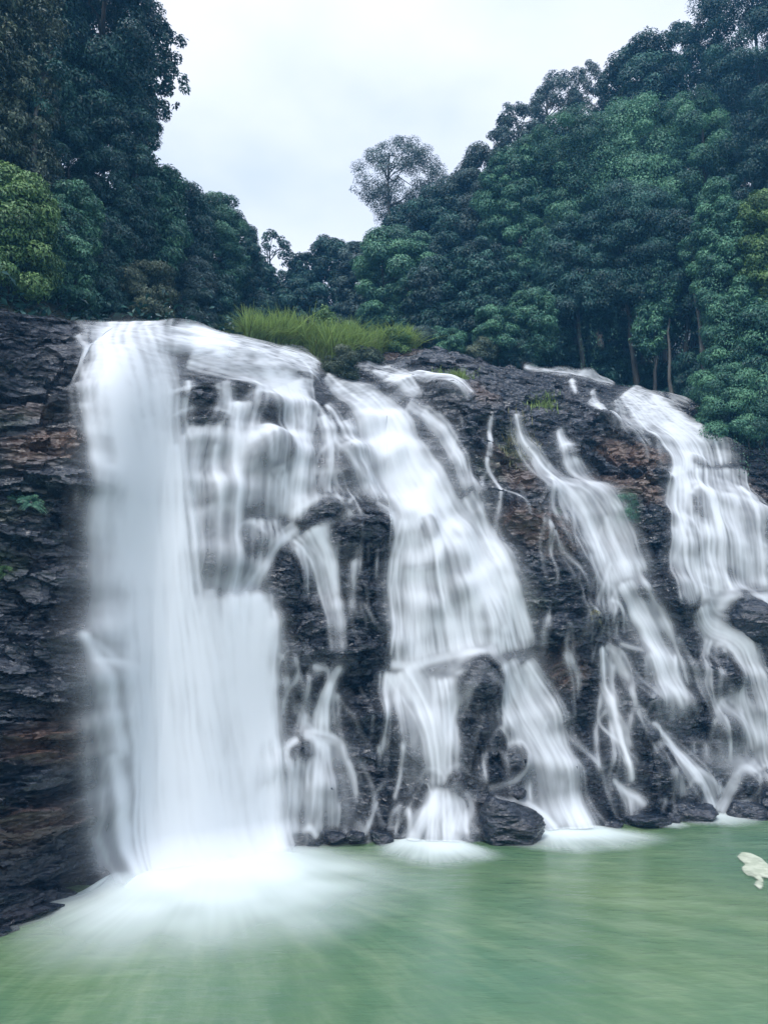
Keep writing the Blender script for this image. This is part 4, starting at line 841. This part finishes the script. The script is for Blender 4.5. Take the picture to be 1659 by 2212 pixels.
T(1650, 640, 950, 35.5, 70, 'shrub', 'mid', 'tall leafy bush at the right frame edge above the overhanging one', 'shrub', size=.2, vines=26, group='bushes on the right bank', gz=13.5)
T(1760, 100, 900, 38, 120, 'column', 'dark', 'tall tree standing mostly outside the right frame edge', size=.3)
T(960, 712, 768, 38, 45, 'shrub', 'mid', 'low green bush between the grass and the layered young tree', 'shrub', size=.18, young=.08, group='bushes on the right bank')
T(1040, 735, 782, 37.8, 36, 'shrub', 'olive', 'low olive bush at the foot of the layered young tree', 'shrub', size=.16, group='bushes on the right bank')
T(905, 712, 752, 37.6, 30, 'shrub', 'grey', 'low grey green bush at the right end of the grass', 'shrub', size=.15, group='bushes on the right bank')
# undergrowth between the trunks
n = 60000; ux = rng.uniform(-22, 34, n); uk = rng.uniform(.6, 26, n) ** 1; uy = LYf(ux) + uk; uz = ground(ux, uy) + rng.exponential(.35, n) * (.4 + 1.2 * vnoise(ux * .5, uy * .5, 401))
keep = (np.abs(ux + .5 - .05 * uk) > 5.5) | (uk > 5)
P = np.stack([ux, uy, uz], 1)[keep]; n = len(P); nr = unit(rng.normal(0, .5, (n, 3)) + [0, -.3, .8]); ax = rng.normal(0, 1, (n, 3)); ax = unit(ax - nr * (ax * nr).sum(1, keepdims=True))
ln = rng.uniform(.2, .45, n)
tag(link('undergrowth', leaf_mesh('undergrowth', P, ax, nr, ln, ln * .45, rng.normal(.4, .2, n)), LEAF['dark']), kind='stuff')

# ------------------------------------------------------------------ grass
def blades(name, base, hgt, mat, lean=.35, wid=.028):
    n = len(base); az = rng.uniform(0, 2 * np.pi, n); d = np.stack([np.cos(az), np.sin(az), np.zeros(n)], 1); sd_ = np.stack([-np.sin(az), np.cos(az), np.zeros(n)], 1)
    ln = rng.gamma(2, lean / 2, n); K = 5; V = np.zeros((n, K, 2, 3))
    for k in range(K):
        t = k / (K - 1); c = base + d * (ln * hgt * t ** 2)[:, None]; c[:, 2] += hgt * (t - .35 * np.minimum(ln, 1.2) * t ** 2.5); ww = (wid * (1 - .92 * t ** 1.5) * rng.uniform(.8, 1.2, n))[:, None] * sd_
        V[:, k, 0] = c - ww; V[:, k, 1] = c + ww
    b = np.arange(n)[:, None] * 2 * K
    F = np.concatenate([b + [[2 * k, 2 * k + 1, 2 * k + 3, 2 * k + 2]] for k in range(K - 1)])
    tint = np.clip(np.repeat(rng.normal(.45, .2, n), 2 * K).reshape(n, K, 2) + np.linspace(-.25, .2, K)[None, :, None], 0, 1)
    return link(name, np_mesh(name, V.reshape(-1, 3), F, None, {'tint': tint}), mat)
def wall_point(px, py):
    X, A, T_ = hit([(px, py)] if np.isscalar(px) else np.stack([px, py], 1)); tau = np.interp(A, al, tt)
    z = tau * LZf(X); Y = WY(X, z); ci, ri = cell(X, A)
    p = np.stack([X, Y, z], 1); nn = samp(NN.transpose(2, 0, 1)[0], ci, ri), samp(NN.transpose(2, 0, 1)[1], ci, ri), samp(NN.transpose(2, 0, 1)[2], ci, ri)
    nn = np.stack(nn, 1); return p + nn * samp(D, ci, ri)[:, None], nn, T_
gpx = np.array([530, 560, 600, 640, 680, 720, 780, 830, 870, 900.]); gtop = np.array([650, 640, 648, 664, 690, 680, 712, 716, 712, 722.]); gbot = np.array([722, 730, 738, 748, 775, 790, 786, 770, 756, 748.])
n = 15000; px = rng.uniform(532, 895, n); yb = np.interp(px, gpx, gbot); yt = np.interp(px, gpx, gtop)
lipy = np.interp(px, [p[0] for p in LIP], [p[1] for p in LIP]); low = rng.uniform(0, 1, n)
f = low < .45; py = np.where(f, lipy + rng.uniform(0, 1, n) * np.maximum(2, yb - lipy), lipy)
pos, nn_, tm = wall_point(px, py)
back = rng.uniform(0, 3.2, n); bk = ~f
pos[bk, 1] = LYf(pos[bk, 0]) + back[bk]; pos[bk, 0] *= pos[bk, 1] / (pos[bk, 1] - back[bk]); pos[bk, 2] = ground(pos[bk, 0], pos[bk, 1])
hg = (py - yt) * tm * rng.uniform(.4, 1.0, n) * np.where(f, .8, 1.0) * (.35 + 1.0 * vnoise(pos[:, 0] * 2.4, pos[:, 1] * 2.4, 501)); hg = np.clip(hg * np.interp(px, [530, 620, 700, 900], [1.05, 1.2, 1.45, 1.7]), .3, 1.9)
pos[:, 2] -= .06
tag(blades('tall_grass', pos, hg, LEAF['grass'], .42, .026), kind='stuff')
n = 3000; px = rng.uniform(540, 895, n); yb = np.interp(px, gpx, gbot); py = yb - rng.uniform(0, 30, n); pos, nn_, tm = wall_point(px, py)
tag(blades('dry_grass', pos, rng.uniform(.35, .9, n), LEAF['straw'], .5, .018), kind='stuff')
n = 420; px = 985 + rng.normal(0, 20, n); py = 816 + rng.normal(0, 5, n); pos, nn_, tm = wall_point(px, py)
tag(blades('grass_tuft', pos, rng.uniform(.2, .55, n), LEAF['grass'], .6, .02), 'small bright grass tuft on the slab right of the shallow foaming sheet', 'grass tuft', 'grass tufts on the rock')
n = 220; px = 1172 + rng.normal(0, 16, n); py = 884 + rng.normal(0, 8, n); pos, nn_, tm = wall_point(px, py)
tag(blades('grass_tuft', pos, rng.uniform(.2, .5, n), LEAF['grass'], .6, .02), 'dull grass tuft on bare rock above the head of the narrow cascade', 'grass tuft', 'grass tufts on the rock')
n = 300; px = 1120 + rng.normal(0, 24, n); py = 955 + rng.normal(0, 22, n); pos, nn_, tm = wall_point(px, py)
tag(blades('grass_tuft', pos, rng.uniform(.2, .5, n), LEAF['straw'], .6, .02), 'straggly grass tuft left of the narrow cascade', 'grass tuft', 'grass tufts on the rock')
def bank_shrub(px, top, bot, rpx, leaf, label, **k):
    p, nn, tm = wall_point(px, bot)
    return T(px, top, bot, float(p[0, 1]) + .2, rpx, 'shrub', leaf, label, 'shrub', gz=float(p[0, 2]) - .1, **k)
bank_shrub(702, 662, 770, 24, 'bright', 'feathery upright shrub rising out of the tall grass', size=.22, dense=.35, young=.1, group='shrubs in the grass')
bank_shrub(735, 752, 826, 36, 'olive', 'dark green bush at the front of the grass above the slope', size=.15, dense=.7, group='shrubs in the grass')
bank_shrub(790, 758, 786, 30, 'olive', 'low straw coloured bush at the edge of the grass', size=.14, group='shrubs in the grass')
bank_shrub(655, 690, 752, 24, 'olive', 'low straggly bush at the foot of the tall grass, left of the feathery shrub', size=.14, dense=.5, group='shrubs in the grass')
bank_shrub(850, 715, 768, 34, 'bright', 'small light green bush at the right end of the grass', size=.16, dense=.6, group='shrubs in the grass')
bank_shrub(762, 700, 770, 26, 'bright', 'light green leafy bush in the middle of the grass', size=.18, dense=.4, group='shrubs in the grass')
bank_shrub(1345, 1070, 1130, 26, 'mid', 'mossy green shrub on the rock under the brown overhang', size=.1, group='plants on the rock face')

# ------------------------------------------------------------------ ferns and hanging plants on the rock
def fern(px, py, rpx, leaf, label, fronds=11, seed=1):
    p, nn, tm = wall_point(px, py); p, nn = p[0], nn[0]; g = np.random.default_rng(seed); Rr = rpx * tm[0]
    Ps, As, Ns, Ls = [], [], [], []
    up = np.array([0, 0, 1.]); sdv = unit(np.cross(nn, up)); u2 = np.cross(sdv, nn)
    for i in range(fronds):
        a = np.pi * (i + .5) / fronds * 1.5 - np.pi * .25; dirv = unit(np.cos(a) * sdv + np.sin(a) * u2 * .8 + nn * .7 + g.normal(0, .15, 3)); l = Rr * g.uniform(.7, 1.15)
        for t in np.linspace(.1, 1, 16):
            c = dirv * l * t + np.array([0, 0, -.55 * l * t * t]); tan = unit(dirv + np.array([0, 0, -1.1 * t])); s_ = unit(np.cross(tan, nn))
            for sg in (-1, 1):
                Ps.append(c); As.append(unit(s_ * sg + tan * .45)); Ns.append(unit(nn + up * .6)); Ls.append(.30 * l * (1 - .75 * t) + .02)
    n = len(Ps); Ls = np.array(Ls)
    root = tag(empty('fern', p + nn * .02), label, 'fern', 'plants on the rock face')
    link('fronds', leaf_mesh('fronds', np.array(Ps), np.array(As), np.array(Ns), Ls, Ls * .3, g.normal(.5, .2, n)), LEAF[leaf], root)
    return root
fern(1248, 1338, 22, 'straw', 'pale fern on dark rock between the centre fall and the narrow cascade', seed=2)
fern(75, 1068, 34, 'mid', 'dark fern drooping from the overhang in the left rock', seed=3)
fern(40, 1045, 24, 'mid', 'small fern at the top of the shaded left rock', 9, seed=4)
fern(18, 1215, 26, 'bright', 'bright fern at the left frame edge beside the white column', seed=6)
fern(1200, 1105, 14, 'olive', 'tiny fern at the left edge of the narrow cascade', 8, seed=8)

# ------------------------------------------------------------------ boulders at the foot of the rock
def boulder(px, py, rx, ry, label, seed, fy=.9, cat='boulder', group='wet boulders at the foot of the falls', fwd=.0, at=None):
    g = np.random.default_rng(seed)
    if at is None: p, nn, tm = wall_point(px, py); p = p[0] + np.array([0, -fwd, 0]); tm = tm[0]
    else: p = np.array(at_depth(px, py, at)); tm = at / ray(px, py)[1]
    a = np.linspace(0, 2 * np.pi, 120, endpoint=False); b = np.linspace(-np.pi / 2 + .02, np.pi / 2 - .02, 70); A_, B_ = np.meshgrid(a, b)
    d = np.stack([np.cos(B_) * np.cos(A_), np.cos(B_) * np.sin(A_), np.sin(B_)], -1)
    pl = unit(g.normal(0, 1, (26, 3))); off = g.uniform(.72, 1.0, 26)
    q_ = np.einsum('ijk,lk->ijl', d, pl); r_ = np.where(q_ > .05, off / np.maximum(q_, .05), 9); r_ = -np.log(np.exp(-14 * np.minimum(r_, 3)).sum(-1)) / 14
    r_ = np.clip(r_, .3, 1.35)
    x, y, z = (d * r_[..., None]).transpose(2, 0, 1)
    r_ = r_ * (1 + .09 * fbm(x * 2 + z, y * 2 - z * 1.3, seed, 4) + .05 * blocks(x * 4 + y, z * 9 + y, seed, 1) + .03 * fbm(x * 9 + y * 4, z * 14 + y * 5, seed + 5, 3))
    V = d * r_[..., None] * np.array([rx * tm, rx * tm * fy, ry * tm])
    V = np.concatenate([V.reshape(-1, 3)]); i = np.arange(70 * 120).reshape(70, 120); j = np.roll(i, -1, 1)
    F = np.stack([i[:-1], j[:-1], j[1:], i[1:]], -1).reshape(-1, 4)
    o = link('boulder', np_mesh('boulder', V, F, True, {'brown': np.full(len(V), .0), 'moss': np.zeros(len(V))}), ROCK); o.location = p
    return tag(o, label, cat, group)
boulder(1078, 1782, 88, 50, 'largest flat topped boulder at the water line below the centre fall', 1, fwd=.35)
boulder(1110, 1712, 34, 22, 'dark boulder wedged above the largest one below the centre fall', 2)
boulder(1035, 1722, 26, 18, 'small round boulder in the foam right of the left curtain of the centre fall', 3)
boulder(1386, 1768, 56, 20, 'low slanting boulder in the pool below the narrow cascade', 4, fwd=.35)
boulder(1475, 1752, 46, 28, 'dark wedge shaped boulder left of the joined foot of the right falls', 5, fwd=.35)
boulder(1600, 1748, 56, 26, 'long dark boulder at the foot of the right edge fall', 6, fwd=.35)
boulder(1650, 1728, 36, 34, 'boulder at the right frame edge by the water line', 7, fwd=.35)
boulder(1612, 1345, 50, 46, 'dark boulder parting the right edge fall halfway down', 8, group='boulders within the falls')
boulder(1101, 784, 15, 17, 'small round dark boulder at the back of the bare slab under the bushes', 9, group='boulders on top of the slab')
boulder(168, 1950, 70, 34, 'dark boulder lapped by foam at the left of the plunge pool', 10)
boulder(720, 1806, 34, 12, 'low boulder awash between the white column and the centre fall', 11)

boulder(822, 1806, 26, 14, 'small dark boulder at the water line left of the left curtain of the centre fall', 12, fwd=.2)
boulder(868, 1800, 18, 20, 'upright small boulder touching the left side of the centre foam', 13, fwd=.2)
boulder(1305, 1776, 24, 11, 'flat small boulder at the water line left of the low slanting one', 14, fwd=.3)
boulder(1432, 1762, 16, 14, 'smallest boulder between the slanting one and the wedge shaped one', 15, fwd=.3)
boulder(770, 1802, 20, 12, 'rounded boulder at the water line under the low cascade', 16, fwd=.2)

# ------------------------------------------------------------------ foam on the pool
def foam(pts, spread, length, label, seed, power=1.3, strength=2.2, z=.05, mound=.0, name='splash_foam'):
    """foam thrown out from a line of impact (photo points on the water), in streaks along the flow"""
    g = np.random.default_rng(seed); q_ = []
    for px, py in pts:
        x, y, zz = ray(px, py); t = -CAM_H / zz; q_.append((x * t, y * t))
    q_ = np.array(q_); u = np.linspace(0, 1, 260); su = np.linspace(0, 1, len(q_))
    cx, cy = np.interp(u, su, q_[:, 0]), np.interp(u, su, q_[:, 1]); an = R(np.interp(u, np.linspace(0, 1, len(spread)), spread)) if False else np.radians(np.interp(u, np.linspace(0, 1, len(spread)), spread)); ln = np.interp(u, np.linspace(0, 1, len(length)), length)
    r_ = np.linspace(-.16, 1, 130)[:, None]; up = np.clip(-r_ / .16, 0, 1)
    ro = np.where(r_ < 0, .06 * (1 - up) ** 2, .06 + r_); X = cx + np.cos(an) * ro * ln; Y = cy + np.sin(an) * ro * ln; rr = np.clip(r_, 0, 1)
    st = .5 + .5 * fbm(u[None, :] * 26 + 0 * r_, r_ * 1.2 + seed, seed, 3) + .35 * fbm(u[None, :] * 80 + 0 * r_, r_ * 2.5, seed + 3, 2)
    c = strength * (1 - rr) ** power * (.45 + .55 * (1 - rr) + rr * .5 * (st - .4)) * (.75 + .5 * vnoise(X * 1.1, Y * 1.1, seed + 9)) 
    c = c * sstep(0, .22, u)[None, :] * sstep(0, .22, 1 - u)[None, :] * (1 - up) ** 3 * sstep(-.12, .10, r_)
    cov = np.clip(1 - np.exp(-np.maximum(c, 0)), 0, .98)
    Z = z + (mound * np.exp(-(rr / .22) ** 2) + 0 * up) * sstep(0, .2, u)[None, :] * sstep(0, .2, 1 - u)[None, :] + 0 * X
    me = np_mesh(name, np.stack([X, Y, Z], -1).reshape(-1, 3), grid_faces(*X.shape), True, {'cover': cov})
    return tag(link(name, me, FOAM), label, 'foam', 'foam where the falls strike the pool')
foam([(205, 1935), (260, 1905), (400, 1888), (520, 1860), (630, 1818)], (226, 240, 262, 296, 345), (1.6, 3.2, 6.9, 7.2, 5.2), 'broadest white fan of foam spreading from the thick left column', 1, 1.4, 3.0, .05, .22)
foam([(600, 1832), (700, 1814), (830, 1806)], (250, 270, 285), (.9, 1.1, 1.0), 'thin foam rim below the low cascade left of the centre fall', 2, 1.2, 1.1, .05, .07)
foam([(850, 1812), (930, 1822), (1010, 1820)], (232, 268, 310), (1.6, 3.2, 2.0), 'foam spreading below the left curtain of the centre fall', 3, 1.2, 2.4, .05, .07)
foam([(1130, 1800), (1200, 1795), (1290, 1784)], (222, 270, 330), (1.8, 3.2, 3.0), 'bright foam fan below the right curtain of the centre fall', 4, 1.2, 2.6, .05, .07)
foam([(1490, 1768), (1535, 1762), (1575, 1760)], (228, 270, 312), (1.3, 2.2, 1.4), 'small foam patch where the two right falls meet the pool', 5, 1.3, 2.0, .05, .07)
foam([(1420, 1778), (1440, 1777), (1455, 1775)], (235, 270, 305), (.8, 1.3, .8), 'tiny foam spot between two boulders at the right', 6, 1.3, 1.6)
# the floating scrap of froth
pg = [(1588, 1851), (1600, 1843), (1622, 1845), (1645, 1857), (1662, 1872), (1676, 1888), (1662, 1903), (1649, 1900), (1652, 1917), (1641, 1925), (1626, 1913), (1631, 1900), (1613, 1896), (1602, 1886), (1606, 1869), (1592, 1858)]
w2 = []
for px, py in pg:
    x, y, zz = ray(px, py); t = -CAM_H / zz; w2.append((x * t, y * t))
import bmesh
w2 = np.array(w2); lo_, hi_ = w2.min(0) - .15, w2.max(0) + .15; fx, fy = np.meshgrid(np.linspace(lo_[0], hi_[0], 110), np.linspace(lo_[1], hi_[1], 90))
ins = np.zeros(fx.shape, bool)
for (x0, y0), (x1, y1) in zip(w2, np.roll(w2, -1, 0)):
    if y0 != y1: ins ^= ((y0 > fy) != (y1 > fy)) & (fx < (x1 - x0) * (fy - y0) / (y1 - y0) + x0)
cov = blur(ins * 1.0, 2.2, 2.2); cov = sstep(.34, .95, cov + .5 * fbm(fx * 3.0, fy * 1.5, 607, 5)) * (ins | (cov > .1))
V, F, at = compress(np.stack([fx, fy, .03 + .03 * blur(cov, 3, 3)], -1).reshape(-1, 3), grid_faces(*fx.shape, cov > .01), {'cover': cov * .8})
me = np_mesh('froth', V, F, True, at)
fm, t_, b_, o_ = new_mat('cream_froth'); nn1 = noise(t_, 5, 4)
L(t_, mixrgb(t_, ramp(t_, nn1, (.4, 0), (.6, 1)), (.44, .48, .36), (.60, .63, .50)), b_.inputs['Base Color']); b_.inputs['Roughness'].default_value = .8; L(t_, attr(t_, 'cover'), b_.inputs['Alpha'])
tag(link('floating_froth', me, fm), 'ragged cream coloured scrap of froth floating near the right frame edge', 'froth')

# ------------------------------------------------------------------ the damp air, its haze coloured blue to tint the shadows navy
me = bpy.data.meshes.new('haze'); bm = bmesh.new(); bmesh.ops.create_cube(bm, size=1); bm.to_mesh(me); bm.free()
hz = bpy.data.materials.new('haze'); hz.use_nodes = True; ht = hz.node_tree; ht.nodes.clear()
pv = N(ht, 'ShaderNodeVolumePrincipled'); pv.inputs['Color'].default_value = (.14, .52, 1, 1); pv.inputs['Density'].default_value = .0012; pv.inputs['Anisotropy'].default_value = 0
L(ht, pv.outputs[0], N(ht, 'ShaderNodeOutputMaterial').inputs['Volume'])
o = link('haze', me, hz); o.location = (5, 42, 31); o.scale = (160, 150, 70); tag(o, kind='stuff')
